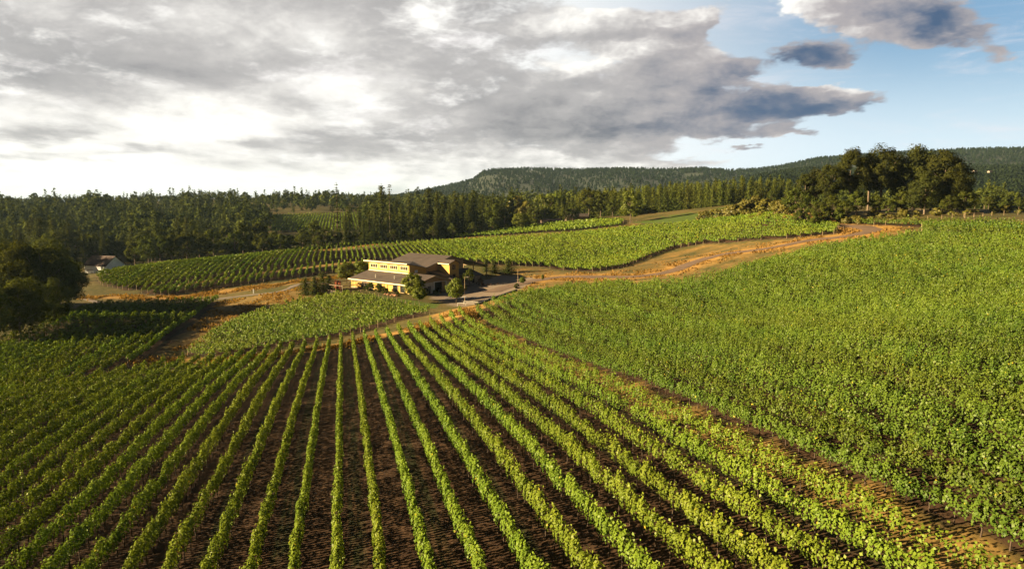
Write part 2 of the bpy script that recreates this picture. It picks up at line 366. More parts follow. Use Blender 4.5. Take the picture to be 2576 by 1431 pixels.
ctl = np.array(ctl); MQ = 12.0
def _phi(A, B): return np.sqrt(((A[:, None, :] - B[None, :, :]) ** 2).sum(-1) + MQ * MQ)
_n = len(ctl); _A = np.zeros((_n + 3, _n + 3)); _A[:_n, :_n] = _phi(ctl[:, :2], ctl[:, :2]) - np.eye(_n) * 1.5
_A[:_n, _n] = 1; _A[:_n, _n + 1:] = ctl[:, :2] / 100; _A[_n:, :_n] = _A[:_n, _n:].T
_w = np.linalg.solve(_A, np.concatenate([ctl[:, 2], np.zeros(3)]))
def height(XY):
    XY = np.asarray(XY, float).reshape(-1, 2); o = np.empty(len(XY))
    for i in range(0, len(XY), 20000):
        q = XY[i:i + 20000]; o[i:i + 20000] = _phi(q, ctl[:, :2]) @ _w[:_n] + _w[_n] + (q / 100) @ _w[_n + 1:]
    return o + CAMZ
def H(x, y): return float(height([(x, y)])[0])
def G(px, py, off=0.0, tmin=25.0, tmax=900.0):
    """where the ray through a picture point meets the ground"""
    d = ray(px, py); t = np.geomspace(tmin, tmax, 700)
    gap = CAMZ + t * d[2] - height(np.stack([t * d[0], t * d[1]], 1)) - off
    i = np.argmax(gap < 0)
    if gap[i] >= 0: i = np.argmin(gap); tt = t[i]
    elif i == 0: tt = t[0]
    else: tt = t[i - 1] + (t[i] - t[i - 1]) * gap[i - 1] / (gap[i - 1] - gap[i])
    return np.array([tt * d[0], tt * d[1]])
def GP(pts): return np.array([G(*p) for p in pts])
def inside(P, poly):
    x, y = P[:, 0], P[:, 1]; c = np.zeros(len(P), bool); n = len(poly)
    for i in range(n):
        (x0, y0), (x1, y1) = poly[i], poly[(i + 1) % n]
        if y0 == y1: continue
        k = ((y0 > y) != (y1 > y)) & (x < (x1 - x0) * (y - y0) / (y1 - y0) + x0); c ^= k
    return c
def smooth_line(P, step=1.5):
    P = np.array(P); out = []
    for i in range(len(P) - 1):
        p0, p1, p2, p3 = P[max(i - 1, 0)], P[i], P[i + 1], P[min(i + 2, len(P) - 1)]
        k = max(int(np.linalg.norm(p2 - p1) / step), 1)
        for j in range(k):
            t = j / k; out.append(.5 * ((2 * p1) + (p2 - p0) * t + (2 * p0 - 5 * p1 + 4 * p2 - p3) * t * t + (3 * p1 - p0 - 3 * p2 + p3) * t ** 3))
    out.append(P[-1]); return np.array(out)
def dist_line(P, L):
    d = np.full(len(P), 1e9)
    for i in range(len(L) - 1):
        a, b = L[i], L[i + 1]; ab = b - a; t = np.clip(((P - a) @ ab) / max(ab @ ab, 1e-9), 0, 1)
        d = np.minimum(d, np.linalg.norm(P - a - t[:, None] * ab, axis=1))
    return d

# ---- outlines on the ground, measured from the picture
DOF = -0.8; SP = 2.3
poly_dark = GP([(235, 772), (330, 769), (440, 763), (556, 757), (480, 825), (400, 890), (337, 918)]) .tolist() + GP([(200, 960), (0, 1000)]).tolist() + [(-130, 100), (-150, 130), (-135, 150)] + GP([(0, 868), (120, 818)]).tolist()
poly_mid = GP([(470, 897), (560, 828), (640, 796), (760, 764), (830, 750), (890, 748), (940, 757), (1030, 778), (1085, 791), (1000, 808), (900, 838), (800, 858), (700, 874), (600, 893), (540, 903)])
poly_right = GP([(1198, 785), (1232, 771)]).tolist() + [G(*p, 1.9).tolist() for p in [(1300, 732), (1400, 714), (1520, 704), (1650, 702), (1760, 690), (1850, 667), (1950, 641), (2050, 614), (2150, 598), (2240, 588), (2320, 573)]] + GP([(2318, 572), (2230, 568), (2110, 563), (2092, 556)]).tolist() + [G(*p, 1.9).tolist() for p in [(2094, 546), (2200, 547), (2330, 549), (2450, 549), (2576, 550)]] + [(178, 203), (210, 160), (200, 60), (60, 14), (16, 14)]
poly_far = GP([(240, 696), (420, 668), (620, 646), (850, 632), (1050, 613), (1250, 602), (1400, 594), (1560, 578), (1700, 568), (1860, 549), (1968, 537), (1932, 550), (2020, 560), (2112, 570), (2101, 589), (1990, 600), (1867, 608), (1773, 613), (1691, 626), (1636, 646), (1567, 673), (1498, 684), (1430, 681), (1361, 671), (1306, 670), (1222, 666), (1100, 655), (1000, 655), (900, 656), (837, 660), (768, 668), (668, 683), (606, 693), (518, 705), (443, 715), (380, 727), (318, 731), (256, 719)])
poly_low = GP([(352, 738), (400, 744), (440, 742), (493, 733), (593, 720), (693, 705), (768, 695), (823, 688), (900, 678), (960, 664), (900, 661), (818, 671), (743, 677), (643, 690), (543, 704), (443, 720), (358, 730)])
poly_strip = GP([(720, 634), (850, 623), (1050, 604), (1250, 593), (1450, 580), (1560, 568), (1570, 555), (1400, 565), (1200, 583), (1050, 592), (900, 606), (760, 622)])
ln_path = smooth_line(GP([(380, 908), (560, 906), (730, 889), (860, 868), (960, 846), (1060, 824), (1130, 800), (1180, 778)]))
ln_left = smooth_line(GP([(235, 748), (320, 747), (420, 750), (560, 734), (680, 719), (760, 707), (850, 697)]))
ln_up = smooth_line(GP([(560, 645), (700, 638), (850, 627), (1050, 608), (1250, 597), (1450, 585), (1600, 565)]))
ln_sub = smooth_line(GP([(450, 716), (643, 688), (743, 676), (837, 665), (950, 655), (1100, 650)]))
road_pts = GP([(1235, 735), (1290, 718), (1400, 698), (1500, 697), (1600, 696), (1690, 682), (1746, 660), (1815, 641), (1932, 625), (2030, 606), (2110, 597), (2165, 588), (2195, 579), (2160, 571), (2080, 566), (2030, 558), (2012, 549), (2025, 541)])
ln_road = smooth_line(road_pts)
lane_d = (SP * 11 + DOF + .4, 28.1)
poly_yard = GP([(1165, 772), (1100, 755), (1075, 748), (1110, 740), (1190, 715), (1215, 705), (1260, 692), (1310, 695), (1360, 703), (1300, 732), (1240, 750)])
poly_lawn = GP([(890, 740), (960, 746), (1040, 756), (1110, 765), (1100, 776), (1030, 772), (960, 758), (905, 749)])
poly_gold = GP([(1080, 795), (1180, 770), (1290, 735), (1310, 742), (1200, 785), (1190, 800), (1140, 812)])
poly_verge = GP([(1222, 700), (1306, 674), (1361, 675), (1430, 685), (1500, 688), (1567, 676), (1640, 650), (1691, 630), (1775, 616), (1870, 611), (2000, 603), (2101, 592), (2114, 573), (2025, 563), (1935, 552), (1970, 538), (2040, 533), (2100, 541), (2090, 556), (2110, 563), (2230, 569), (2318, 573), (2240, 606), (2150, 616), (2050, 634), (1950, 660), (1850, 688), (1760, 708), (1650, 718), (1520, 720), (1400, 728), (1300, 745)])
poly_field = GP([(1590, 560), (1660, 548), (1800, 528), (1960, 508), (1990, 516), (1960, 532), (1860, 544), (1700, 562)])
poly_slope = GP([(556, 757), (700, 735), (745, 720), (840, 740), (640, 792), (500, 870), (430, 885), (470, 830)])

def soft_noise(P, sc, seed):
    r = np.random.default_rng(seed); o = np.zeros(len(P))
    for k in range(6):
        a = r.uniform(0, 6.28); f = sc * r.uniform(.6, 2.2); o += np.sin(P[:, 0] * f * math.cos(a) + P[:, 1] * f * math.sin(a) + r.uniform(0, 6.28))
    return o / 2.5
def build_ground():
    def axis(a, b, step, lo, hi, g=1.10):
        v = list(np.arange(a, b + .01, step)); s = step
        while v[-1] < hi: s *= g; v.append(v[-1] + s)
        s = step; w = []
        x = a
        while x > lo: s *= g; x -= s; w.append(x)
        return np.array(w[::-1] + v)
    X = axis(-125, 150, 1.25, -9000, 9000); Y = axis(18, 262, 1.25, -600, 12000)
    gx, gy = np.meshgrid(X, Y); P = np.stack([gx.ravel(), gy.ravel()], 1)
    Z = height(P); near = np.exp(-(np.hypot(P[:, 0], P[:, 1]) / 700) ** 2)
    J = P + np.stack([soft_noise(P, 1.1, 1), soft_noise(P, 1.1, 2)], 1) * .55
    soil = np.zeros(len(P)); gold = np.zeros(len(P)); lawn = np.zeros(len(P)); grav = np.zeros(len(P))
    box = (np.abs(P[:, 0]) < 260) & (P[:, 1] > 0) & (P[:, 1] < 520); idx = np.where(box)[0]; q = J[idx]
    d = q @ ROWN; along = q @ ROWD
    s = np.zeros(len(idx))
    for pl in (poly_dark, poly_mid, poly_right, poly_far, poly_low, poly_strip): s = np.maximum(s, inside(q, pl))
    fore = (d < lane_d[0]) & (q[:, 1] < 150 + .0 * d) & ~inside(q, poly_dark)
    fore &= dist_line(q, ln_path) > 2.0
    fore &= q[:, 1] < np.interp(q[:, 0], ln_path[:, 0], ln_path[:, 1])
    s = np.maximum(s, fore)
    g = np.zeros(len(idx))
    g = np.maximum(g, np.clip(1.6 - dist_line(q, ln_path) / 2.6, 0, 1))
    g = np.maximum(g, .9 * np.clip(1.8 - dist_line(q, ln_left) / 2.6, 0, 1))
    g = np.maximum(g, .9 * np.clip(2.2 - dist_line(q, ln_up) / 2.2, 0, 1)); g = np.maximum(g, .8 * np.clip(1.6 - dist_line(q, ln_sub) / 1.8, 0, 1))
    g = np.maximum(g, np.clip(2.4 - dist_line(q, ln_road) / 4.0, 0, 1)); g = np.maximum(g, inside(q, poly_gold)); g = np.maximum(g, inside(q, poly_verge) * (.26 + .22 * soft_noise(q, .35, 9)))
    lane = (d > lane_d[0]) & (d < lane_d[1]) & (along > 5) & (along < 152)
    g = np.maximum(g, lane * .5)
    s = np.where(lane | (dist_line(q, ln_path) < 2.2), 0, s)
    lw = np.maximum(inside(q, poly_lawn), inside(q, poly_field)).astype(float); gv = inside(q, poly_yard).astype(float)
    sl_ = inside(q, poly_slope)
    g = np.where(s > .5, g * .25, g); g = np.maximum(g, sl_ * .35)
    soil[idx] = s; gold[idx] = g * (1 - lw) * (1 - gv); lawn[idx] = lw; grav[idx] = gv
    m, N, out = mat_new('ground'); b = N.new('ShaderNodeBsdfPrincipled'); N.l.new(b.outputs[0], out.inputs[0]); b.inputs['Roughness'].default_value = .95
    b.inputs['Specular IOR Level'].default_value = .1
    pos = N.new('ShaderNodeNewGeometry').outputs['Position']; sp = N.new('ShaderNodeSeparateXYZ'); N.l.new(pos, sp.inputs[0])
    dd = N.m('ADD', N.m('MULTIPLY', sp.outputs[0], float(ROWN[0])), N.m('MULTIPLY', sp.outputs[1], float(ROWN[1])))
    al = N.m('ADD', N.m('MULTIPLY', sp.outputs[0], float(ROWD[0])), N.m('MULTIPLY', sp.outputs[1], float(ROWD[1])))
    n1 = N.noise(pos, .06, 6, .6); n2 = N.noise(pos, .9, 6, .65); n3 = N.noise(pos, 4.0, 4, .6)
    rowv = N.comb(N.m('MULTIPLY', dd, 3.0), N.m('MULTIPLY', al, .12), 0.0); n4 = N.noise(rowv, 1.0, 5, .6)
    grass = N.mix(N.ramp(n1, .35, .65), (.055, .060, .018), (.12, .095, .035)); grass = N.mix(N.m('MULTIPLY', N.ramp(n2, .4, .7), .6), grass, (.16, .115, .045))
    gcol = N.mix(N.ramp(n2, .3, .7), (.25, .140, .040), (.40, .235, .072)); gcol = N.mix(N.m('MULTIPLY', N.ramp(n3, .5, .8), .6), gcol, (.46, .29, .10))
    sc = N.mix(N.ramp(n2, .3, .7), (.030, .017, .011), (.058, .034, .020)); sc = N.mix(N.m('MULTIPLY', N.ramp(n3, .58, .85), .3), sc, (.09, .058, .036))
    par = N.m('FRACT', N.m('DIVIDE', N.m('SUBTRACT', dd, DOF), SP * 2))           # every second alley is grassed
    ga = N.m('SUBTRACT', N.ramp(par, .10, .17), N.ramp(par, .33, .40))
    trk = N.ramp(n4, .45, .65)
    sc = N.mix(N.m('MULTIPLY', ga, N.m('MULTIPLY_ADD', N.ramp(n2, .35, .6), .6, .3)), sc, (.020, .026, .010)); sc = N.mix(N.m('MULTIPLY', trk, .75), sc, (.085, .050, .029))
    lc = N.mix(n2, (.05, .085, .015), (.10, .14, .025))
    gr = N.mix(n2, (.17, .13, .10), (.25, .20, .16))
    c = N.mix(attr(N, 'soil'), grass, sc)
    gm = N.m('ADD', attr(N, 'gold'), N.m('MULTIPLY_ADD', n2, .6, -.3), clamp=True)
    c = N.mix(N.m('MULTIPLY', gm, N.ramp(attr(N, 'gold'), .02, .15)), c, gcol); c = N.mix(attr(N, 'lawn'), c, lc); c = N.mix(attr(N, 'grav'), c, gr)
    N.l.new(c, b.inputs['Base Color'])
    bp = N.new('ShaderNodeBump'); bp.inputs['Strength'].default_value = .35; bp.inputs['Distance'].default_value = .08
    N.l.new(N.m('ADD', n3, N.m('MULTIPLY', n2, 1.5)), bp.inputs['Height']); N.l.new(bp.outputs[0], b.inputs['Normal'])
    V = np.stack([gx, gy, Z.reshape(gx.shape)], -1)
    me = grid_mesh('ground', V, m, dict(soil=soil, gold=gold, lawn=lawn, grav=grav))
    tag(link('ground', me), kind='structure')
build_ground()

def ribbon(name, L, w, off, mat, kind='structure'):
    L = np.array(L); T = np.gradient(L, axis=0); T /= np.linalg.norm(T, axis=1)[:, None]; Nn = np.stack([T[:, 1], -T[:, 0]], 1)
    cols = []
    for u in np.linspace(-1, 1, 7):
        q = L + Nn * (w / 2 * u) + Nn * (np.abs(u) ** 3 * np.sign(u) * soft_noise(L, .5, 5) * .35)[:, None]
        z = height(q) + off * (1 - .55 * abs(u) ** 4); cols.append(np.column_stack([q, z]))
    return tag(link(name, grid_mesh(name, np.stack(cols, 1), mat)), kind=kind)
M['roadmat'] = plain('packed_gravel_road', (.125, .078, .050), .9, .2, .25, bump=.3, bscale=2)
M['trackmat'] = plain('grey_track', (.15, .12, .10), .9, .25, .3, bump=.3, bscale=2)
ribbon('road', ln_road, 5.6, .13, M['roadmat'])
ribbon('track', smooth_line(GP([(215, 752), (260, 763), (330, 766), (450, 759), (600, 746), (700, 734), (750, 716), (800, 708)])), 2.6, .12, M['trackmat'])

def dry_grass():
    r = np.random.default_rng(77); C = []
    def near_line(L, w, n):
        i = r.integers(0, len(L), n); return L[i] + r.normal(0, w, (n, 2))
    C.append(near_line(ln_path, 2.0, 5000)); C.append(near_line(ln_left, 2.4, 4500)); C.append(near_line(ln_road, 6.5, 9000)); C.append(near_line(ln_up, 1.6, 1500))
    d = np.concatenate([r.normal(26.4, .45, 7000), r.uniform(lane_d[0], lane_d[1], 4000)]); al = r.uniform(8, 152, len(d)); C.append(d[:, None] * ROWN + al[:, None] * ROWD)
    P = np.array(poly_slope); lo, hi = P.min(0), P.max(0); q = r.uniform(lo, hi, (9000, 2)); C.append(q[inside(q, P)])
    q = np.concatenate(C); vn = soft_noise(q, .5, 3); q = q[vn > -.2]
    keep = ~inside(q, poly_yard); 
    for pl in (poly_mid, poly_far, poly_low, poly_right): keep &= ~inside(q, pl)
    keep &= dist_line(q, ln_road) > 3.0
    q = q[keep]; n = len(q); z = height(q); dist = np.hypot(q[:, 0], q[:, 1]); h = r.uniform(.15, .5, n); w = np.maximum(.10, dist * .0012) * r.uniform(.6, 1.4, n)
    a = r.uniform(0, 6.283, n); u = np.stack([np.cos(a), np.sin(a), np.zeros(n)], 1) * w[:, None]; top = np.column_stack([r.normal(0, .15, n), r.normal(0, .15, n), h]); B = np.column_stack([q, z - .03])
    V = np.stack([B - u, B + u, B + top + u * .5, B + top - u * .4], 1)
    tag(link('dry_grass', quad_mesh('dry_grass', V, r.random(n), M['drygrass'])), 'dry golden grass tufts along tracks and lanes', 'grass', kind='stuff')
dry_grass()

# ------------------------------------------------------------------ vine rows
def leaves(C, Nrm, size, r, asp=.85, jit=.5):
    n = len(C); Nrm = Nrm + r.normal(0, jit, (n, 3)); Nrm /= np.linalg.norm(Nrm, axis=1)[:, None]
    A = r.normal(0, 1, (n, 3)); U = np.cross(Nrm, A); U /= np.linalg.norm(U, axis=1)[:, None]; W = np.cross(Nrm, U)
    u = U * (size * .5)[:, None]; w = W * (size * .5 * asp)[:, None]
    return np.stack([C - u, C - w * .9 + u * .15, C + u, C + w + u * .1], 1)
post_me = {}
def post_mesh(h, rad=.06):
    k = (h, rad)
    if k not in post_me: post_me[k] = MB().tube([(0, 0, -.2), (0, 0, h)], [rad, rad * .9], 6).mesh('end_post', M['post'])
    return post_me[k]
trunk_me = MB().tube([(0, 0, -.1), (.03, .02, .35), (-.02, .03, .7), (.0, 0, 1.0)], [.05, .04, .035, .03], 5).mesh('trunk', M['vinebark'])
ROWS = {}
def vine_row(a, b, block, label, r, hgt=1.95, wid=.36, clump=.25, lean=0, lod=.0019, dens=1.0, trunks=0.0, group=None, posts=True, plants=1.6, gaps=.02, seglist=None, bot0=.62, rag=.26, mat='vine', hvar=.16, deep=2.2):
    a = np.array(a); b = np.array(b); L = np.linalg.norm(b - a); dr = (b - a) / L; nr = np.array([dr[1], -dr[0]])
    ns = max(int(L / 1.0), 2); us = np.linspace(0, L, ns + 1); base = a + us[:, None] * dr; zz = height(base)
    npl = max(int(L / plants), 1)
    vig = np.clip(r.normal(1, clump, npl + 2), .45, 1.45); vig[r.random(npl + 2) < gaps] *= .3
    hv = np.clip(r.normal(0, hvar, npl + 2), -2.2 * hvar, 1.6 * hvar); hs = r.normal(0, .08, npl + 2)
    Cs, Ns, Ss, Ts = [], [], [], []
    for i in range(ns):
        mid = base[i] * .5 + base[i + 1] * .5; dist = math.hypot(mid[0], mid[1])
        s = max(.15, lod * dist); per = 1.75 * (hgt - .7 + wid) * 2 * dens / (s * s * .8)
        n = r.poisson(per * (us[1] - us[0])) 
        if not n: continue
        u = us[i] + r.random(n) * (us[1] - us[0])
        sp_ = max(.34, .0036 * dist); ks = np.round(u / sp_).astype(int); u = ks * sp_ + np.clip(r.normal(0, .22, n), -.55, .55) * sp_; u = np.clip(u, 0, L)
        shv = np.sin(ks * 12.9898 + a[0] * 78.233 + a[1] * 3.7) * 43758.5453; shv = (shv - np.floor(shv)) * 2 - 1; shw = np.sin(ks * 39.346 + a[1] * 11.135) * 24634.6345; shw = (shw - np.floor(shw)) * 2 - 1
        p = u / plants; k = np.minimum(p.astype(int), npl); fr = p - np.floor(p)
        v = vig[k]; shape = 1 - clump * 1.1 * np.abs(fr - .5) * 2 * (r.random(n))
        keep = r.random(n) < v * (1 - .35 * clump * 4 * (np.abs(fr - .5) * 2) ** 3); u, k, fr, v, shape = u[keep], k[keep], fr[keep], v[keep], shape[keep]; shv0, shw0 = shv[keep], shw[keep]; n = len(u)
        if not n: continue
        ph = r.uniform(-.75, math.pi + .75, n); rad = 1 - .55 * r.random(n) ** deep if deep > 1 else .25 + .8 * r.random(n) ** .7
        top = hgt + hv[k] + shv0 * rag - clump * .9 * (np.abs(fr - .5) * 2) ** 2.5; bot = bot0 + r.random(n) * .15
        mz = (top + bot) / 2; hh = (top - bot) / 2
        ww = wid * (.75 + .35 * v) * shape
        cs, sn = np.cos(ph), np.sin(ph)
        off = np.sign(cs) * np.abs(cs) ** .75 * ww * rad + hs[k] * .6 + shw0 * .10; z = mz + np.sign(sn) * np.abs(sn) ** .8 * hh * rad
        sh = r.random(n) < .07; z = np.where(sh, top + r.random(n) ** 2 * .38, z); off = np.where(sh, off * .5, off)
        zg = np.interp(u, us, zz)
        C = np.empty((n, 3)); C[:, :2] = a + u[:, None] * dr + off[:, None] * nr; C[:, 2] = zg + z
        Nn = np.empty((n, 3)); Nn[:, :2] = nr * cs[:, None]; Nn[:, 2] = sn * .7 + .25
        Cs.append(C); Ns.append(Nn); Ss.append(np.full(n, s) * r.uniform(.75, 1.3, n))
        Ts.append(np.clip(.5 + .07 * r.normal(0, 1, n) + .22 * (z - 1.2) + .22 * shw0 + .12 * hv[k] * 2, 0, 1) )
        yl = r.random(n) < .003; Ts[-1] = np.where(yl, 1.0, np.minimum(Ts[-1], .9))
    if not Cs: return None
    C = np.concatenate(Cs); V = leaves(C, np.concatenate(Ns), np.concatenate(Ss), r, .85, .32)
    org = np.array([a[0], a[1], zz[0]]); V = V - org
    tint = np.clip(np.concatenate(Ts), 0, 1)
    if seglist is not None: seglist.append((V + org, tint)); return None
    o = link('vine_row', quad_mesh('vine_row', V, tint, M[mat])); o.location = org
    tag(o, label, 'vine row', group)
    if posts:
        for u in (0, L):
            q = a + u * dr; pz = np.interp(u, us, zz)
            po = link('end_post', post_mesh(1.75), o); po.location = (q[0] - org[0], q[1] - org[1], pz - org[2])
    if trunks:
        for j in range(npl):
            u = (j + .5) * plants; q = a + u * dr
            if math.hypot(q[0], q[1]) > trunks or vig[j] < .35: continue
            t = link('trunk', trunk_me, o); t.location = (q[0] - org[0], q[1] - org[1], float(np.interp(u, us, zz)) - org[2]); t.rotation_euler = (0, 0, r.uniform(0, 6.28))
    return o
def clip_line(poly, d, D=ROWD, Nv=ROWN):
    P = np.array(poly); dd = P @ Nv - d; aa = P @ D; hits = []
    for i in range(len(P)):
        j = (i + 1) % len(P)
        if (dd[i] > 0) != (dd[j] > 0): hits.append(aa[i] + (aa[j] - aa[i]) * dd[i] / (dd[i] - dd[j]))
    hits.sort(); return [(hits[k], hits[k + 1]) for k in range(0, len(hits) - 1, 2)]
def at(d, al, D=ROWD, Nv=ROWN): return d * Nv + al * D
ORD = ['first', 'second', 'third', 'fourth', 'fifth', 'sixth', 'seventh', 'eighth', 'ninth', 'tenth', 'eleventh', 'twelfth', 'thirteenth', 'fourteenth', 'fifteenth', 'sixteenth']

def foreground():
    r = np.random.default_rng(11)
    kk = list(range(11, -30, -1)); endt = {11: 149, 8: 144, 4: 140, 0: 136.5, -3: 135, -6: 133, -8: 130, -12: 121, -16: 107, -20: 97, -30: 70}
    ks = sorted(endt); 
    for i, k in enumerate(kk):
        d = DOF + k * SP
        al1 = np.interp(k, ks, [endt[q] for q in ks])
        # along-row coordinate of the far end: point with world Y = endt on the row
        al1 = (al1 - d * ROWN[1]) / ROWD[1]
        # near end: where the row leaves the picture, some metres below it
        y0 = 22.0 if k > -14 else 22 + (-14 - k) * 1.6
        al0 = (y0 - d * ROWN[1]) / ROWD[1]
        if al1 - al0 < 8: continue
        if k == 0: lab = 'vine row running straight up the middle of the near block, seen end on'
        elif i < 12: lab = '%s vine row left of the bare earth lane in the near sloping block' % ORD[i]
        elif i < 12 + 16 and k < 0: lab = '%s vine row left of the straight upright one in the near block' % ORD[-k - 1] if -k <= 16 else None
        else: lab = None
        g = 'vine rows on the near slope'
        if lab is None: lab = 'leafy vine row on the left shoulder of the near slope above the shaded block'; g = 'vine rows on the left shoulder of the near slope'
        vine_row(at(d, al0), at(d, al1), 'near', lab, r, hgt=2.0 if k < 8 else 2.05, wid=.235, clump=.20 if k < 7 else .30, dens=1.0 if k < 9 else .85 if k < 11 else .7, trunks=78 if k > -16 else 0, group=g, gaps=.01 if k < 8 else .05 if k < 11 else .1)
foreground()

def block(poly, d0, step, group, labf, r, D=ROWD, Nv=ROWN, minlen=5, jit=0.0, **kw):
    P = np.array(poly); dd = P @ Nv; k = 0; n = 0
    ds = np.arange(d0, dd.max(), step) if step > 0 else np.arange(d0, dd.min(), step)
    for d in ds:
        for (a0, a1) in clip_line(poly, d, D, Nv):
            if a1 - a0 < minlen: continue
            q0, q1 = at(d, a0, D, Nv), at(d, a1, D, Nv)
            k2 = dict(kw); tr = k2.pop('trunk_first', 0)
            if n == 0 and tr: k2['trunks'] = tr
            lab = labf(n); vine_row(q0, q1, '', lab, r, group=group, **k2); n += 1
    return n
r_ = np.random.default_rng(21)
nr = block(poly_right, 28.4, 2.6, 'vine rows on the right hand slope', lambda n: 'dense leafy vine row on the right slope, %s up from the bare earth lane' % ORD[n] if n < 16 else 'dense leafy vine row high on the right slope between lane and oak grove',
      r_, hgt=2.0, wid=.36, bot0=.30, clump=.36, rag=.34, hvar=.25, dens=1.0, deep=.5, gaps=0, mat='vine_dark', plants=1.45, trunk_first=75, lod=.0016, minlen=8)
nd = block(poly_dark, -37.4, -SP, 'vine rows in the shaded hollow', lambda n: 'shaded vine row in the hollow, %s in from the grassy slope' % ORD[n] if n < 10 else 'shaded vine row deep in the hollow beside the dark trees', r_, hgt=1.95, wid=.26, clump=.16, lod=.0019)
md = np.array([.96, -.28]); md /= np.linalg.norm(md); mn = np.array([-md[1], md[0]])
nm = block(poly_mid, float((np.array(poly_mid) @ mn).min()) + .6, SP, 'vine rows below the winery', lambda n: 'vine row in the block below the winery, %s up from the dirt path' % ORD[n] if n < 12 else 'vine row in the upper part of the block below the winery deck', r_, D=md, Nv=mn, hgt=1.95, wid=.26, clump=.42, rag=.34, hvar=.26, lod=.0019, posts=True)
nf = block(poly_far, float((np.array(poly_far) @ ROWN).min()) + 1.5, SP, 'vine rows behind the winery', lambda n: 'sunlit vine row in the long block between winery and forest', r_, hgt=1.95, wid=.25, clump=.14, lod=.0019)
nl = block(poly_low, float((np.array(poly_low) @ ROWN).min()) + 1.5, SP, 'short vine rows above the track', lambda n: 'short sunlit vine row just above the golden track left of the winery', r_, hgt=1.95, wid=.25, clump=.14, lod=.0019, minlen=3)
print('ROWS right', nr, 'dark', nd, 'mid', nm, 'far', nf, 'low', nl)
seg = []
for d in np.arange((poly_strip @ ROWN).min() + 1, (poly_strip @ ROWN).max(), SP):
    for a0, a1 in clip_line(poly_strip, d):
        if a1 - a0 > 3: vine_row(at(d, a0), at(d, a1), '', None, r_, lod=.0026, seglist=seg)
poly_vale = None
for (pts, t0, t1) in [(((685, 568), (905, 548)), 530, 690)]:
    A0, A1 = [np.array([ray(*p)[0], 1.0]) for p in pts]
    pv = np.array([A0 * t0, A1 * t0, A1 * (t1 + 30), A0 * t1])
    for d in np.arange((pv @ ROWN).min() + 1, (pv @ ROWN).max(), 2.6):
        for a0, a1 in clip_line(pv, d):
            if a1 - a0 > 5: vine_row(at(d, a0), at(d, a1), '', None, r_, lod=.0026, seglist=seg)
tag(link('distant_vine_rows', quad_mesh('distant_vine_rows', np.concatenate([s[0] for s in seg]), np.concatenate([s[1] for s in seg]), M['vine'])), 'distant strips of green vines along the forest edge', 'vines', kind='stuff')

# ------------------------------------------------------------------ trees
def conifer_cards(h, rad, r, n_wh=34, card=1.0, bare=.08, droop=.25, sparse=1.0, taper=.85):
    C, Nn, Sz = [], [], []
    for w in range(n_wh):
        f = bare + (1 - bare) * (w + r.uniform(-.3, .3)) / n_wh; f = min(max(f, .03), .985)
        R = rad * (1 - f) ** taper * r.uniform(.72, 1.15) * min(1, (f - bare + .06) * 7 + .35) + .25 + (.45 if h > 20 else .1)
        nb = max(int(r.integers(6, 10) * sparse), 4); a0 = r.uniform(0, 6.28)
        for b in range(nb):
            a = a0 + 6.283 * b / nb + r.uniform(-.3, .3); Rb = R * r.uniform(.7, 1.15); m = max(int(Rb / (card * .42)), 2)
            for j in range(m):
                q = (j + r.random()) / m; rr = Rb * q
                C.append((rr * math.cos(a) + r.normal(0, .12 * card), rr * math.sin(a) + r.normal(0, .12 * card), f * h - droop * rr + .15 * rr * q + r.normal(0, .15 * card)))
                Nn.append((math.cos(a) * .5, math.sin(a) * .5, .9)); Sz.append(card * r.uniform(.7, 1.25) * (1 - .35 * q))
    C.append((0, 0, h)); Nn.append((1, 0, .2)); Sz.append(card * .6)
    return np.array(C), np.array(Nn), np.array(Sz)
def broad_cards(h, rad, r, nclump=46, per=70, card=.8, base=.22, flat=1.0, lobes=None):
    C, Nn, Sz = [], [], []; cz = h * (base + (1 - base) * .52); rz = h * (1 - base) * .5
    for c in range(nclump):
        d = r.normal(0, 1, 3); d /= np.linalg.norm(d); q = r.uniform(.45, 1.0) ** .6
        ctr = np.array([d[0] * rad * q * .86, d[1] * rad * q * .86, cz + d[2] * rz * q * .88 * flat]) * np.array([1, 1, 1])
        wdt = 1 - .25 * max(0, d[2]); ctr[:2] *= wdt
        cr = rad * r.uniform(.17, .30)
        k = int(per * r.uniform(.6, 1.3)); v = r.normal(0, 1, (k, 3)); v /= np.linalg.norm(v, axis=1)[:, None]; v[:, 2] *= .75
        rr = cr * r.uniform(.55, 1.08, k)[:, None]
        C.append(ctr + v * rr); Nn.append(v + d * .5 + (0, 0, .25)); Sz.append(card * r.uniform(.6, 1.3, k))
    return np.concatenate(C), np.concatenate(Nn), np.concatenate(Sz)
def limbs(h, rad, r, base, n=6, tr=.35, split=.3):
    m = MB(); top = h * .82
    m.tube([(0, 0, -.6), (0, 0, .3), (r.normal(0, .15), r.normal(0, .15), h * split), (r.normal(0, .4), r.normal(0, .4), h * .6), (r.normal(0, .5), r.normal(0, .5), top)], [tr * 1.35, tr, tr * .8, tr * .45, tr * .12], 8)
    for i in range(n):
        a = 6.283 * i / n + r.uniform(-.4, .4); z0 = h * r.uniform(split * .75, .55); L = rad * r.uniform(.55, .85)
        m.tube([(0, 0, z0), (math.cos(a) * L * .4, math.sin(a) * L * .4, z0 + h * .10), (math.cos(a) * L, math.sin(a) * L, z0 + h * r.uniform(.2, .34))], [tr * .5, tr * .34, tr * .1], 6)
    return m
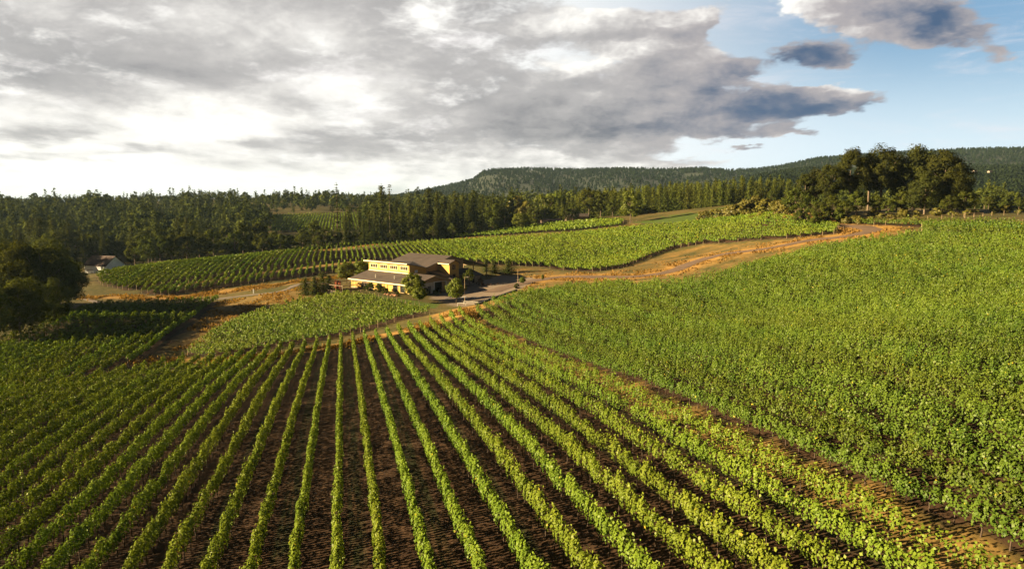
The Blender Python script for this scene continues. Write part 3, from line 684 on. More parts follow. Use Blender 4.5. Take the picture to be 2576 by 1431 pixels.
def proto(kind, seed, h, rad, mat, bark, name, **kw):
    r = np.random.default_rng(seed)
    if kind == 'c':
        C, Nn, Sz = conifer_cards(h, rad, r, **kw); tm = MB().tube([(0, 0, -.8), (0, 0, h * .4), (0, 0, h * .97)], [.018 * h, .012 * h, .03], 7).mesh('trunk', bark)
    else:
        lk = {k: kw.pop(k) for k in ('n', 'tr', 'split') if k in kw}
        C, Nn, Sz = broad_cards(h, rad, r, **kw); tm = limbs(h, rad, r, kw.get('base', .22), **{'tr': .02 * h, **lk}).mesh('trunk', bark)
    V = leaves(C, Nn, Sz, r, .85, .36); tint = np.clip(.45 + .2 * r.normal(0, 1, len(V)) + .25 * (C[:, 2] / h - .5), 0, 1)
    return dict(h=h, rad=rad, crown=quad_mesh(name + '_crown', V, tint, mat), trunk=tm, cards=(V, tint))
PR = {}
PR['fir'] = [proto('c', 100 + i, 25, [5.2, 6.0, 4.4, 5.6, 6.6][i], M['conifer'], M['bark'], 'fir', card=1.0, n_wh=34, taper=[.56, .5, .74, .6, .46][i], droop=.3) for i in range(5)]
PR['snagfir'] = [proto('c', 120 + i, 30, 4.4, M['conifer'], M['bark'], 'fir', card=.95, n_wh=26, sparse=.72, bare=.10, taper=.7) for i in range(2)]
PR['young'] = [proto('c', 140 + i, 16, 4.0, M['plantation'], M['bark'], 'young_fir', card=.85, n_wh=28, bare=.03, taper=.62) for i in range(4)]
PR['broad'] = [proto('b', 160 + i, 18, [7.5, 8.5, 6.5, 7.5][i], M['broad'], M['bark'], 'broadleaf', card=.75, base=[.1, .15, .08, .12][i]) for i in range(4)]
PR['oak'] = [proto('b', 180 + i, 24, [7.6, 6.8, 8.0, 7.4][i], M['oak'], M['oakbark'], 'oak', card=.55, nclump=105, per=95, base=.26, n=8, tr=.42, split=.34) for i in range(4)]
PR['oaklow'] = [proto('b', 190 + i, 20, [8.2, 7.8][i], M['oak'], M['oakbark'], 'oak', card=.55, nclump=120, per=95, base=.0) for i in range(2)]
PR['near'] = [proto('b', 200 + i, 20, [9.0, 8.0][i], M['broad'], M['bark'], 'broadleaf', card=.5, nclump=95, per=130, base=.06) for i in range(2)]
PR['lime'] = [proto('b', 220 + i, 8, 3.0, M['lime'], M['bark'], 'young_tree', card=.36, nclump=95, per=70, base=.16, tr=.09, split=.25) for i in range(3)]
PR['bush'] = [proto('b', 240 + i, 3, 1.9, M['broad'], M['bark'], 'bush', card=.32, nclump=34, per=45, base=-.1, tr=.06) for i in range(3)]
PR['gbush'] = [proto('b', 250 + i, 3, 2.0, M['golden_bush'], M['bark'], 'bush', card=.36, nclump=30, per=42, base=-.1, tr=.06) for i in range(3)]
PR['limetree'] = [proto('b', 260 + i, 18, 7.5, M['lime'], M['bark'], 'pale_tree', card=.8, base=.05) for i in range(2)]
PR['rbush'] = [proto('b', 270, 3, 2.0, M['red_bush'], M['bark'], 'bush', card=.3, nclump=26, per=40, base=-.1, tr=.06)]
PR['gtree'] = [proto('b', 280, 18, 6.5, M['golden_bush'], M['bark'], 'golden_tree', card=.8, base=.05)]
tr_r = np.random.default_rng(5)
def tree(kind, x, y, h, label, cat='tree', group=None, name='tree', wide=1.0, i=None, sink=.0):
    p = PR[kind][int(tr_r.integers(len(PR[kind]))) if i is None else i]
    z = H(x, y) - sink; o = empty(name, (x, y, z), tr_r.uniform(0, 6.28)); s = h / p['h']; o.scale = (s * wide, s * wide, s)
    tag(o, label, cat, group)
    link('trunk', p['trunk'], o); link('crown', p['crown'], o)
    return o
def at_px(px, t):      # a place on the ground below a picture column at a given depth
    return np.array([ray(px, 600)[0] * t, ray(px, 600)[1] * t])
def top_h(px, py, t):  # height of a thing standing there whose top shows at py
    q = at_px(px, t); return CAMZ + ray(px, py)[2] * t - H(*q)
def ptree(kind, px, top, t, label, **kw):
    q = at_px(px, t); h = top_h(px, top, t); return tree(kind, q[0], q[1], h, label, **kw)

# the oak grove on the right crest
for (px, top, t, k, w, i) in [(2018, 436, 262, 'oak', .95, 1), (2045, 420, 266, 'oak', .85, 3), (2080, 408, 258, 'oak', .9, 0), (2132, 372, 262, 'oak', .95, 1), (2178, 384, 278, 'oak', .9, 3), (2208, 364, 262, 'oak', 1.0, 2), (2250, 392, 270, 'oak', .9, 3), (2292, 364, 262, 'oaklow', 1.0, 0), (2335, 385, 268, 'oaklow', .9, 1), (2368, 370, 254, 'oaklow', 1.0, 1), (2402, 428, 246, 'oaklow', 1.0, 0), (2320, 425, 246, 'oaklow', 1.0, 1)]:
    ptree(k, px, top, t, 'tall dark oak in the grove on the right hand crest', group='oaks in the grove on the crest', name='oak_tree', wide=w, i=i)
for (px, top, t) in [(1998, 470, 256), (2035, 492, 252), (2090, 490, 250), (2150, 480, 250), (2200, 488, 250), (2262, 478, 252), (2310, 470, 248), (2120, 505, 246), (2060, 508, 246), (2230, 500, 246), (2420, 478, 240), (2380, 490, 238)]:
    ptree('broad', px, top, t, 'low leafy undergrowth tree at the foot of the oak grove', group='undergrowth trees below the oaks', name='undergrowth_tree', wide=1.15)
# far right trees behind the crest
for px, top, t in [(2445, 500, 330), (2480, 492, 350), (2520, 505, 320), (2556, 500, 300), (2590, 488, 320), (2500, 515, 280), (2470, 470, 420), (2540, 478, 420), (2610, 470, 400), (2640, 500, 300)]:
    ptree('broad', px, top, t, 'dark tree behind the crest right of the oak grove', group='dark trees right of the grove', name='broadleaf_tree', wide=1.2)
# bushes along the crest fence
for j in range(46):
    px = 1890 + (j * 37.7) % 720 + tr_r.uniform(-14, 14); t = 230 + tr_r.uniform(0, 22) if px > 2000 else 262 + tr_r.uniform(0, 30)
    if 1980 < px < 2100: continue
    q = at_px(px, t); tree('gbush', q[0], q[1], tr_r.uniform(.9, 3.0) if px > 2000 else tr_r.uniform(2.0, 4.0), 'scrubby olive bush along the fence on the crest', 'bush', 'scrub along the crest fence', 'bush', wide=1.3)
for (px, top, t) in [(1900, 494, 300), (1880, 505, 305), (1930, 500, 290), (1955, 506, 285), (1850, 512, 310), (1830, 518, 318), (1800, 524, 325), (1975, 500, 275), (1770, 530, 335)]:
    q = at_px(px, t); tree('gbush', q[0], q[1], top_h(px, top, t), 'golden scrub bush on the bank left of the oak grove', 'bush', 'golden scrub on the bank', 'bush', wide=1.5)
for px, top, t, lab in [(2012, 525, 247, 'dark round shrub left of the drive entrance, leftmost of four'), (2046, 534, 240, 'small grey green shrub in the bend of the drive entrance'), (2072, 524, 244, 'largest dark shrub right of the drive entrance'), (2108, 523, 243, 'dark upright shrub nearest the vines at the drive entrance')]:
    q = at_px(px, t); tree('bush', q[0], q[1], max(top_h(px, top, t), 1.8), lab, 'shrub', None, 'shrub', wide=.9)
# single trees in the middle distance
ptree('limetree', 1585, 478, 400, 'pale green spreading tree alone at the edge of the vines before the dark firs', name='broadleaf_tree', wide=.95)
ptree('lime', 1310, 533, 420, 'small bright green tree standing alone before the dark wood', name='young_tree', wide=1.4)
for px, top, t, k in [(1440, 512, 440, 'broad'), (1345, 515, 445, 'broad'), (1480, 470, 460, 'broad'), (1510, 478, 455, 'broad'), (1540, 500, 450, 'broad'), (1395, 475, 520, 'limetree'), (1370, 482, 510, 'limetree'), (1300, 492, 480, 'gtree'), (1420, 520, 435, 'broad'), (1325, 505, 470, 'gtree'), (1270, 515, 430, 'broad'), (1245, 510, 430, 'broad')]:
    ptree(k, px, top, t, 'rounded broadleaf tree at the wood edge behind the far vines', group='broadleaf trees at the wood edge', name='broadleaf_tree', wide=1.05)
# middle conifer group
ptree('snagfir', 850, 460, 392, 'tallest fir, thin topped, standing above the wood left of centre', name='fir_tree', wide=.9, i=0)
ptree('fir', 962, 464, 430, 'left of the two tall firs rising above the wood behind the winery', name='fir_tree', wide=1.0, i=0)
ptree('snagfir', 982, 460, 425, 'right of the two tall firs rising above the wood behind the winery', name='fir_tree', wide=1.0, i=1)
for (px, top, t) in [(880, 515, 415), (905, 520, 425), (930, 530, 410), (1000, 500, 430), (1030, 492, 440), (1055, 498, 445), (1080, 470, 440), (1100, 478, 455), (1120, 490, 440), (1145, 480, 450), (1165, 488, 440), (1190, 478, 460), (1215, 490, 450), (1240, 485, 470), (1262, 492, 460), (1010, 520, 420), (870, 540, 405), (1180, 505, 430), (1130, 515, 425), (1065, 520, 425), (945, 505, 440), (1225, 512, 430), (915, 548, 400), (1040, 530, 415), (975, 535, 410), (1100, 522, 420)]:
    ptree('fir', px, top, t, 'dark fir in the wood directly behind the far vines', group='firs in the wood behind the winery', name='fir_tree', wide=1.05)
for (px, top, t) in [(790, 553, 385), (760, 575, 375), (815, 566, 380), (730, 588, 372), (690, 580, 370), (650, 556, 380), (610, 560, 375), (570, 566, 365), (535, 572, 360), (500, 575, 352), (468, 580, 345), (430, 585, 340), (400, 590, 335), (370, 592, 335), (335, 600, 345), (590, 578, 355), (660, 580, 352), (705, 585, 352), (760, 585, 358), (800, 590, 365), (845, 572, 380), (890, 580, 388), (935, 578, 395), (990, 575, 402), (1040, 570, 406), (1090, 565, 410), (1140, 560, 414), (1190, 556, 418), (1240, 550, 422)]:
    ptree('broad', px, top, t, 'dark rounded broadleaf tree at the foot of the wood above the far vines', group='broadleaf trees along the lower wood edge', name='broadleaf_tree', wide=1.0)
# firs in the plantation right of centre
pr_ = np.random.default_rng(31); npl = 0
for row in range(4):
    for px in np.arange(1400 + row * 9, 1992, 17 + row * 2):
        t = np.interp(px, [1400, 1600, 1800, 1992], [500, 470, 440, 440]) + row * 10 + pr_.uniform(-3, 3)
        top = np.interp(px, [1400, 1500, 1600, 1700, 1900, 1992], [500, 486, 474, 464, 452, 458]) - row * 3 + pr_.normal(0, 3)
        ptree('young', px + pr_.uniform(-4, 4), top, t, 'young fir in the dense even plantation left of the oak grove', group='firs in the plantation', name='young_fir_tree', wide=1.05); npl += 1
for px, top, t in [(1905, 470, 425), (1935, 478, 420)]:
    ptree('broad', px, top, t, 'rounded tree before the plantation edge near the oak grove', group='trees before the plantation', name='broadleaf_tree', wide=.9)
# forest behind: the nearest trees as things, the rest as one mass
fr_ = np.random.default_rng(41); stuffV, stuffT = [], []; nfi = 0
def lowcards(p, n, r):
    V, T = p['cards']; k = r.choice(len(V), min(n, len(V)), False); c = V[k].mean(1, keepdims=True); return (V[k] - c) * math.sqrt(len(V) / n) * .82 + c, T[k]
LOW = {'fir': [lowcards(p, 260, fr_) for p in PR['fir']], 'broad': [lowcards(p, 260, fr_) for p in PR['broad']]}
cand = []
for t in np.concatenate([np.arange(352, 700, 11), np.arange(700, 1250, 26)]):
    n = int(1.75 * t / (8.5 if t < 700 else 13))
    for j in range(n):
        rx = -.98 + 1.75 * (j + fr_.random()) / n; px = 1288 + rx * F; tt = t + fr_.uniform(-6, 6)
        lim = np.interp(px, [-400, 200, 330, 600, 850, 1280, 1400, 2000, 2100, 2900], [345, 345, 352, 385, 408, 455, 545, 500, 420, 380])
        if tt < lim: continue
        if 675 < px < 915 and 505 < tt < 715: continue
        if 600 < px < 690 and tt > 1080: continue
        if px > 2000 and fr_.random() < .3: continue
        cand.append((tt, px))
cand.sort()
for tt, px in cand:
    kind = 'broad' if fr_.random() < (.56 if px < 1000 else .5) else 'fir'
    q = at_px(px, tt); hmax = np.interp(px, [-400, 700, 1280, 2000, 2900], [24, 22, 24, 18, 18]) * (.75 if tt > 900 else 1)
    h = hmax * fr_.uniform(.6, 1.1) * (.9 + .16 * math.sin(px * .021 + tt * .013) + .1 * math.sin(px * .053 + 1.3)) * (.8 if kind == 'broad' else 1)
    if 1280 < px < 2000: h = min(h, top_h(px, np.interp(px, [1280, 1500, 1700, 2000], [455, 462, 452, 450]) + fr_.uniform(-4, 14), tt))
    if 670 < px < 920 and tt < 520: h = min(h, top_h(px, 592 + fr_.uniform(-5, 5), tt))
    if h < 5: continue
    if px < 1000 and tt < 460 and nfi < 120 and px > -150:
        tree(kind, q[0], q[1], h, 'dark %s in the front of the wooded hillside on the left' % ('fir' if kind == 'fir' else 'round crowned tree'), group='%s on the left hillside' % ('firs' if kind == 'fir' else 'round crowned trees'), name='fir_tree' if kind == 'fir' else 'broadleaf_tree', wide=1.05); nfi += 1
        continue
    p = PR[kind]; i = int(fr_.integers(len(p))); V, T = LOW[kind][i]; s = h / p[i]['h']; a = fr_.uniform(0, 6.28); R = np.array([[math.cos(a), -math.sin(a), 0], [math.sin(a), math.cos(a), 0], [0, 0, 1]])
    k = slice(0, 260 if tt < 650 else 150); sc = 1 if tt < 650 else 1.3
    Vk = V[k]; c = Vk.mean(1, keepdims=True); Vk = (Vk - c) * sc + c
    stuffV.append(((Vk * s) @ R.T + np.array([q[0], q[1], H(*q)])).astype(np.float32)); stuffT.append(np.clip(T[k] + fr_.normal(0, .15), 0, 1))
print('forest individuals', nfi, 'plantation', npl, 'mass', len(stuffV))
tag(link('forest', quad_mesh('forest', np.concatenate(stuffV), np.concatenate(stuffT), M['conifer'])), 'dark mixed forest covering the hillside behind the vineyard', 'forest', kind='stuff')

# big dark trees at the left edge (some stand just outside the frame and shade the hollow)
for px, top, t, i in [(160, 652, 190, 0), (128, 612, 180, 1), (95, 600, 176, 0), (40, 604, 174, 1), (-20, 592, 178, 0), (120, 700, 160, 1), (60, 690, 152, 0)]:
    ptree('near', px, top, t, 'big dark broadleaf tree at the left edge beside the shaded vines', group='big dark trees at the left edge', name='broadleaf_tree', wide=1.0, i=i)
ptree('near', 30, 705, 146, 'rounded willowy green tree in front of the dark trees at the left edge', name='broadleaf_tree', wide=1.0, i=1)
ptree('near', -55, 700, 140, 'rounded tree cut by the left edge of the picture', name='broadleaf_tree', wide=1.0, i=0)
for x, y, h in [(-160, 163, 20), (-148, 176, 20), (-152, 190, 20), (-170, 184, 22), (-200, 296, 17), (-206, 304, 18)]:
    tree('near', x, y, h, 'big broadleaf tree of the wood just beyond the left edge', group='wood beyond the left edge', name='broadleaf_tree')

# ------------------------------------------------------------------ far hills with woods
def hill(prof, t0, tc, t1, z0, ntree, seed, label, dens_h=11):
    px = np.array([p[0] for p in prof], float); rxs = (px - 1288) / F
    zc = np.array([(CAMZ + ray(p[0], p[1])[2] * tc - dens_h * .8) for p in prof])
    r = np.random.default_rng(seed)
    RX = np.linspace(rxs.min(), rxs.max(), 120); T = np.concatenate([np.linspace(t0, tc, 26), np.linspace(tc, t1, 8)[1:]])
    def hz(rx, t):
        c = np.interp(rx, rxs, zc); f = np.where(t < tc, (t - t0) / (tc - t0), 1 - .6 * (t - tc) / (t1 - tc)); f = np.clip(f, 0, 1); s = f * f * (3 - 2 * f) * .5 + f * .5
        return z0 + (c - z0) * s + 5 * np.sin(rx * 40 + t * .004) * s * (1 - s) * 4
    g, tt = np.meshgrid(RX, T); V = np.stack([g * tt, tt, hz(g, tt)], -1)
    m = plain('hill_grass', (.022, .034, .018), .95, .4, .004); tag(link('hill', grid_mesh('hill', V, m)), kind='structure')
    u = r.uniform(rxs.min(), rxs.max(), ntree); f = r.random(ntree) ** .55; t = t0 + (tc - t0) * 1.04 * f
    clear = (np.sin(u * 61 + t * .011) + np.sin(u * 23 - t * .006 + 2) > 1.7) & (f < .93)
    u, t = u[~clear], t[~clear]; n = len(u); z = hz(u, t); h = r.uniform(.55, 1.2, n) * dens_h
    Q = []; Tn = []; k = 34
    for i in range(n):
        fz = r.random(k) ** .8; rad = h[i] * (.24 if i % 4 else .34) * (1 - fz) ** (.8 if i % 4 else .5) + .3; a = r.uniform(0, 6.283, k)
        c = np.stack([u[i] * t[i] + rad * np.cos(a), t[i] + rad * np.sin(a), z[i] - 1 + fz * h[i]], 1)
        Q.append((c, np.stack([np.cos(a), np.sin(a), np.full(k, .6)], 1))); Tn.append(np.clip(r.normal(.45, .2) + r.normal(0, .15, k), 0, 1))
    C = np.concatenate([q[0] for q in Q]); Nn = np.concatenate([q[1] for q in Q]); V = leaves(C, Nn, r.uniform(.8, 1.3, len(C)) * dens_h * .26, r)
    tag(link('hill_forest', quad_mesh('hill_forest', V, np.concatenate(Tn), M['hillwood'])), label, 'forest', kind='stuff')
hill([(700, 520), (1000, 490), (1060, 478), (1130, 464), (1190, 450), (1215, 430), (1250, 424), (1330, 422), (1450, 425), (1560, 421), (1660, 424), (1760, 422), (1830, 426), (1900, 423), (1960, 415), (2050, 396), (2150, 388), (2300, 380), (2400, 374), (2576, 372), (2800, 368)], 1250, 2500, 3600, 12, 12000, 51, 'wooded ridge on the far horizon')
hill([(1850, 452), (1920, 436), (2000, 424), (2060, 420), (2150, 425), (2300, 425), (2420, 420), (2576, 415), (2900, 400)], 620, 1500, 2300, 6, 6500, 52, 'wooded slope of the nearer hill on the right')

# ------------------------------------------------------------------ winery
E1 = np.array([.768, -.64]); E2 = np.array([.64, .768]); RZ = math.atan2(-.64, .768)
WX, WY, WZ = -28.0, 193.5, 2.45     # corner of the lower roof; floor is 0 in the local frame, that eave is at 3
def winery():
    R = empty('winery_building', (WX, WY, WZ), RZ); tag(R, 'tan board sided winery with brown low pitched roofs and lit clerestory', 'building')
    s0 = -30.2; 
    def part(name, mb, mat, parent=R, label=None):
        o = mb.build(name, mat, parent)
        if label: o['label'] = label
        return o
    # lower wing: front wall (faces -y), with pilasters; window openings are framed boxes
    part('front_wall', MB().box((s0 + .4, .9, -1.5), (-.9, 1.2, 2.95)), M['siding'])
    part('plinth', MB().box((s0 + .4, .84, -1.6), (-.9, .898, .35)), M['stone'])
    g = MB(); pk = 5.27
    zt = lambda a: 3.0 + .26 * min(a, 17.44 - a) - .12
    def gp(a0, a1, zlo=None, zb=-1.5):
        am = [a0] + ([8.72] if a0 < 8.72 < a1 else []) + [a1]
        g.extr([(-1.2, a0, zb if zlo is None else zlo), (-1.2, a1, zb if zlo is None else zlo)] + [(-1.2, a, zt(a)) for a in am[::-1]], (.3, 0, 0))
    gp(1.25, 6.3); gp(6.3, 7.55, 2.15); gp(7.55, 9.0); gp(9.0, 13.7, 3.15); gp(13.7, 16.6)
    part('gable_wall', g, M['block'])
    part('gable_boards', MB().extr([(-.895, 1.4, 3.25), (-.895, 16.0, 3.25), (-.895, 13.6, 3.55), (-.895, 8.72, 4.95), (-.895, 3.4, 3.6)], (.05, 0, 0)), M['brown'])
    part('left_wall', MB().extr([(s0 + .3, 1.25, -1.5), (s0 + .3, 16.6, -1.5), (s0 + .3, 16.6, 3.1), (s0 + .3, 8.72, 5.1), (s0 + .3, 1.25, 3.1)], (.3, 0, 0)), M['siding'])
    part('rear_wall', MB().box((s0 + .65, 16.4, -1.5), (-1.25, 16.7, 3.0)), M['brown'])
    part('roof', MB().slab([(s0, 0, 3.0), (0, 0, 3.0), (0, 8.72, 5.27), (s0, 8.72, 5.27)], .2), M['roof'])
    part('roof', MB().slab([(0, 8.74, 5.27), (0, 17.44, 3.0), (s0, 17.44, 3.0), (s0, 8.74, 5.27)], .2), M['roof'])
    part('fascia', MB().box((s0 - .02, -.09, 2.72), (.02, -.005, 3.03)), M['trimwhite'])
    part('fascia', MB().extr([(.005, 0, 2.74), (.005, 8.72, 5.01), (.005, 8.72, 5.31), (.005, 0, 3.04)], (.06, 0, 0)).extr([(.005, 8.74, 5.01), (.005, 17.44, 2.74), (.005, 17.44, 3.04), (.005, 8.74, 5.31)], (.06, 0, 0)), M['brown'])
    for q in (-20, -12, -5.5):
        part('roof_vent', MB().tube([(q, 4.2 + q * .08, 3.7), (q, 4.2 + q * .08, 4.75)], [.12, .12], 8), M['steel'])
    def window_front(x0, x1, z0, z1, a, mul=1, fm='trimwhite', lab=None):
        f = MB(); w = .14
        f.box((x0 - w, a - .09, z0 - w), (x0, a, z1 + w)).box((x1, a - .09, z0 - w), (x1 + w, a, z1 + w)).box((x0, a - .09, z1), (x1, a, z1 + w)).box((x0, a - .09, z0 - w), (x1, a, z0))
        for i in range(1, mul + 1):
            xm = x0 + (x1 - x0) * i / (mul + 1); f.box((xm - .05, a - .08, z0), (xm + .05, a - .032, z1))
        o = part('window', f, M[fm]); o2 = MB().box((x0, a - .03, z0), (x1, a - .004, z1)).build('pane', M['glass'], o)
    def window_side(s, a0, a1, z0, z1, fm='brown'):
        f = MB(); w = .12
        f.box((s, a0 - w, z0 - w), (s + .09, a0, z1 + w)).box((s, a1, z0 - w), (s + .09, a1 + w, z1 + w)).box((s, a0, z1), (s + .09, a1, z1 + w)).box((s, a0, z0 - w), (s + .09, a1, z0))
        o = part('window', f, M[fm]); MB().box((s + .004, a0, z0), (s + .03, a1, z1)).build('pane', M['glass'], o)
    for x in (-9.9, -6.7): window_front(x, x + 2.0, .55, 2.35, .9, 0, 'brown')
    window_front(-17.2, -15.2, .6, 2.3, .9, 1, 'brown'); window_front(-24.4, -22.2, .1, 2.4, .9, 1, 'brown')
    d = part('door', MB().box((-20.4, .84, -.4), (-19.2, .899, 2.2)), M['dark'])
    for x in (-28.2, -20.9, -13.2): part('awning_post', MB().box((x, .06, -1.5), (x + .16, .22, 2.75)), M['brown'])
    # gable end: tall cellar door opening with rails and a personnel door
    part('door_frame', MB().box((-.9, 8.8, -.2), (-.82, 8.995, 3.3)).box((-.9, 13.705, -.2), (-.82, 13.9, 3.3)).box((-.9, 9.0, 3.15), (-.82, 13.7, 3.3)), M['white'])
    part('sliding_door', MB().box((-1.34, 12.4, -.2), (-1.22, 16.2, 3.1)), M['brown'])
    part('door', MB().box((-1.1, 6.35, -.2), (-1.0, 7.5, 2.1)), M['dark'])
    part('wine_vat', MB().tube([(-5, 9.9, -.2), (-5, 9.9, 2.2), (-5, 9.9, 2.5)], [.8, .8, .25], 16), M['steel'])
    # clerestory
    a0 = 7.8; zb = 5.0
    part('clerestory_wall', MB().extr([(s0 + .5, a0, zb), (s0 + .5, a0, 7.95), (s0 + .5, 14.8, 6.3), (s0 + .5, 14.8, zb - .6)], (19.2, 0, 0)), M['siding'])
    for i in range(4):
        x = s0 + 1.5 + i * 4.75; window_front(x, x + 3.3, 6.05, 7.15, a0, 3)
    part('fascia', MB().box((s0 - .8, 6.72, 7.92), (-10.35, 6.84, 8.24)).box((s0 + .5, a0 - .06, 4.98), (-10.5, a0 - .005, 5.28)), M['trimwhite'])
    A_, B_ = (s0 + 9.5, 6.9, 8.2), (s0 + 9.5, 18.7, 7.55)
    part('roof', MB().slab([(s0 - .8, 6.9, 8.2), A_, B_, (s0 - .8, 14.8, 6.5)], .16), M['roof'])
    part('roof', MB().slab([A_, (-10.3, 6.9, 8.2), (-10.3, 14.8, 6.5), B_], .16), M['roof'])
    # main volume
    z_m = lambda a: 6.5 + .258 * (a - 14.8) if a < 26 else 9.39 - .252 * (a - 26)
    part('main_wall', MB().extr([(s0 + .4, 14.85, -1.5), (s0 + .4, 31.3, -1.5), (s0 + .4, 31.3, z_m(31.3) - .2), (s0 + .4, 26, 9.15), (s0 + .4, 14.85, 6.3)], (19.3, 0, 0)), M['brown'])
    part('roof', MB().slab([(s0 - .6, 14.82, 6.52), B_, (-10.28, 14.82, 6.52), (-10.28, 26, 9.42), (s0 - .6, 26, 9.42)], .17), M['roof'])
    part('roof', MB().slab([(s0 - .6, 26.02, 9.42), (-10.28, 26.02, 9.42), (-10.28, 43.4, 5.05), (s0 + 8, 43.4, 5.05), (s0 + 8, 32.5, 7.8), (s0 - .6, 32.5, 7.8)], .17), M['roof'])
    part('vent_box', MB().box((-10.58, 10.0, 5.2), (-10.46, 11.2, 6.0)), M['white'])
    window_side(-10.5, 27.2, 28.4, 5.8, 7.2)
    for a in (36.5, 43.0):
        for s in (-10.8, -21.5): part('carport_post', MB().tube([(s, a, -.6), (s, a, z_m(a) - .15)], [.16, .16], 8), M['brown'])
    part('carport_beam', MB().box((-21.6, 42.9, 4.55), (-10.7, 43.15, 4.86)), M['brown'])
    # tower
    part('tower_wall', MB().extr([(-10.45, 20, -1.5), (-10.45, 24.2, -1.5), (-10.45, 24.2, 7.7), (-10.45, 22.1, 8.45), (-10.45, 20, 7.65)], (4.85, 0, 0)), M['siding'])
    window_side(-5.6, 21.3, 22.6, 5.7, 7.1); window_side(-5.6, 21.3, 22.6, 3.0, 4.2)
    part('roof', MB().slab([(-13.5, 19.4, 7.55), (-5.1, 19.4, 7.55), (-5.1, 22.1, 8.62), (-13.5, 22.1, 8.62)], .14), M['roof'])
    part('roof', MB().slab([(-5.1, 22.12, 8.62), (-5.1, 24.8, 7.55), (-13.5, 24.8, 7.55), (-13.5, 22.12, 8.62)], .14), M['roof'])
    part('fascia', MB().box((-10.4, 19.28, 7.33), (-5.08, 19.39, 7.6)), M['trimwhite'])
    # single storey additions with dark lean-to roofs
    part('addition_wall', MB().extr([(-10.4, 25.6, -1.5), (-4.2, 25.6, -1.5), (-4.2, 25.6, 3.1), (-10.4, 25.6, 4.7)], (0, 7.2, 0)), M['stone'])
    part('addition_roof', MB().slab([(-10.45, 24.9, 5.0), (-3.5, 24.9, 3.2), (-3.5, 33.6, 3.2), (-10.45, 33.6, 5.0)], .15), M['roof'])
    window_side(-4.2, 28.6, 29.8, .9, 2.2)
    part('entry_wall', MB().box((-10.4, 17.5, -1.5), (-2.2, 19.9, 3.1)), M['brown'])
    part('entry_roof', MB().slab([(-10.45, 15.2, 5.2), (-1.4, 17.0, 3.4), (-1.4, 19.95, 3.4), (-10.45, 19.95, 5.2)], .15), M['roof'])
    return R
win = winery()
def wpt(s, a): return np.array([WX, WY]) + s * E1 + a * E2

# deck with rails and frame
def deck():
    q = wpt(-23.5, -6.0); z = WZ; R = empty('deck', (q[0], q[1], z), RZ); tag(R, 'raised timber deck with thin rails and an open frame left of the winery', 'deck')
    MB().box((-5, -5.2, -.42), (5.5, 6.0, -.2)).build('floor', M['deck'], R)
    MB().box((-5, -5.26, -1.4), (5.5, -5.205, -.25)).box((5.505, -5.2, -1.4), (5.56, 6.0, -.25)).build('skirting', M['deck'], R)
    for x in np.linspace(-5, 5.4, 7): MB().box((x, -5.2, -.2), (x + .09, -5.1, .85)).build('rail_post', M['deck'], R)
    for y in np.linspace(-3, 5.6, 5): MB().box((5.4, y, -.2), (5.5, y + .09, .85)).build('rail_post', M['deck'], R)
    MB().box((-5, -5.2, .85), (5.5, -5.1, .93)).build('handrail', M['deck'], R); MB().box((5.4, -5.1, .85), (5.5, 5.7, .93)).build('handrail', M['deck'], R)
    m = MB()
    for zz in (.1, .4, .65): m.box((-4.9, -5.17, zz), (5.4, -5.14, zz + .02))
    m.build('rail_wire', M['steel'], R)
    for x, y in ((-4.9, -5.0), (5.1, -5.0), (-4.9, 4.9), (5.1, 4.9)): MB().box((x, y, -.2), (x + .14, y + .14, 2.45)).build('frame_post', M['deck'], R)
    MB().box((-5.0, -5.02, 2.452), (5.35, -4.85, 2.62)).box((-5.0, 4.88, 2.452), (5.35, 5.06, 2.62)).box((-4.9, -4.84, 2.452), (-4.75, 4.87, 2.62)).box((5.1, -4.84, 2.452), (5.25, 4.87, 2.62)).build('frame_beam', M['deck'], R)
deck()
q = wpt(-29.5, -4.5); R = empty('privacy_screen', (q[0], q[1], WZ - .2), RZ); tag(R, 'red stained timber screen standing at the left end of the deck', 'screen')
MB().box((-1.5, -.06, .15), (1.6, .06, 3.0)).build('panel', M['redpanel'], R)
for x in (-1.62, 1.602): MB().box((x, -.08, -.8), (x + .12, .08, 3.1)).build('post', M['deck'], R)

# garden by the winery
for s, a, h, lab, k in [(-16.6, -2.2, 2.6, 'largest rounded shrub before the winery front wall', 'bush'), (-12.0, -2.6, 2.5, 'rounded shrub midway along the winery front wall', 'bush'), (-8.2, -3.6, 1.9, 'small clipped round shrub before the winery windows', 'bush'), (-4.6, -2.0, 1.0, 'low dark shrub under the right hand winery window', 'bush'), (1.2, 3.6, 2.3, 'dark shrub against the pale gable wall of the winery', 'bush'), (1.0, 7.6, 1.5, 'small dark shrub beside the winery side door', 'bush'), (-20, -1.5, 1.3, 'low shrub beside the deck by the winery wall', 'bush')]:
    q = wpt(s, a); tree(k, q[0], q[1], h, lab, 'shrub', None, 'shrub', wide=.95)
for px, top, t, lab, w in [(1037, 686, 186, 'taller young green tree before the right end of the winery roof', 1.12), (1051, 722, 182, 'smaller young green tree touching the taller one before the winery', 1.2), (1146, 700, 181, 'young oval green tree beside the lamp post at the parking corner', 1.05)]:
    ptree('lime', px, top, t, lab, name='young_tree', wide=w * 1.05)
for px, top, t, lab, k in [(868, 657, 224, 'bushy green tree left of the winery roof', 'lime'), (905, 655, 232, 'second bushy green tree close behind the left winery corner', 'lime'), (1315, 697, 208, 'flat spreading green tree beside the pale pole', 'lime'), (1366, 690, 212, 'small thin green sapling right of the pale pole', 'lime')]:
    ptree(k, px, top, t, lab, name='young_tree', wide=1.25 if px != 1366 else .6)
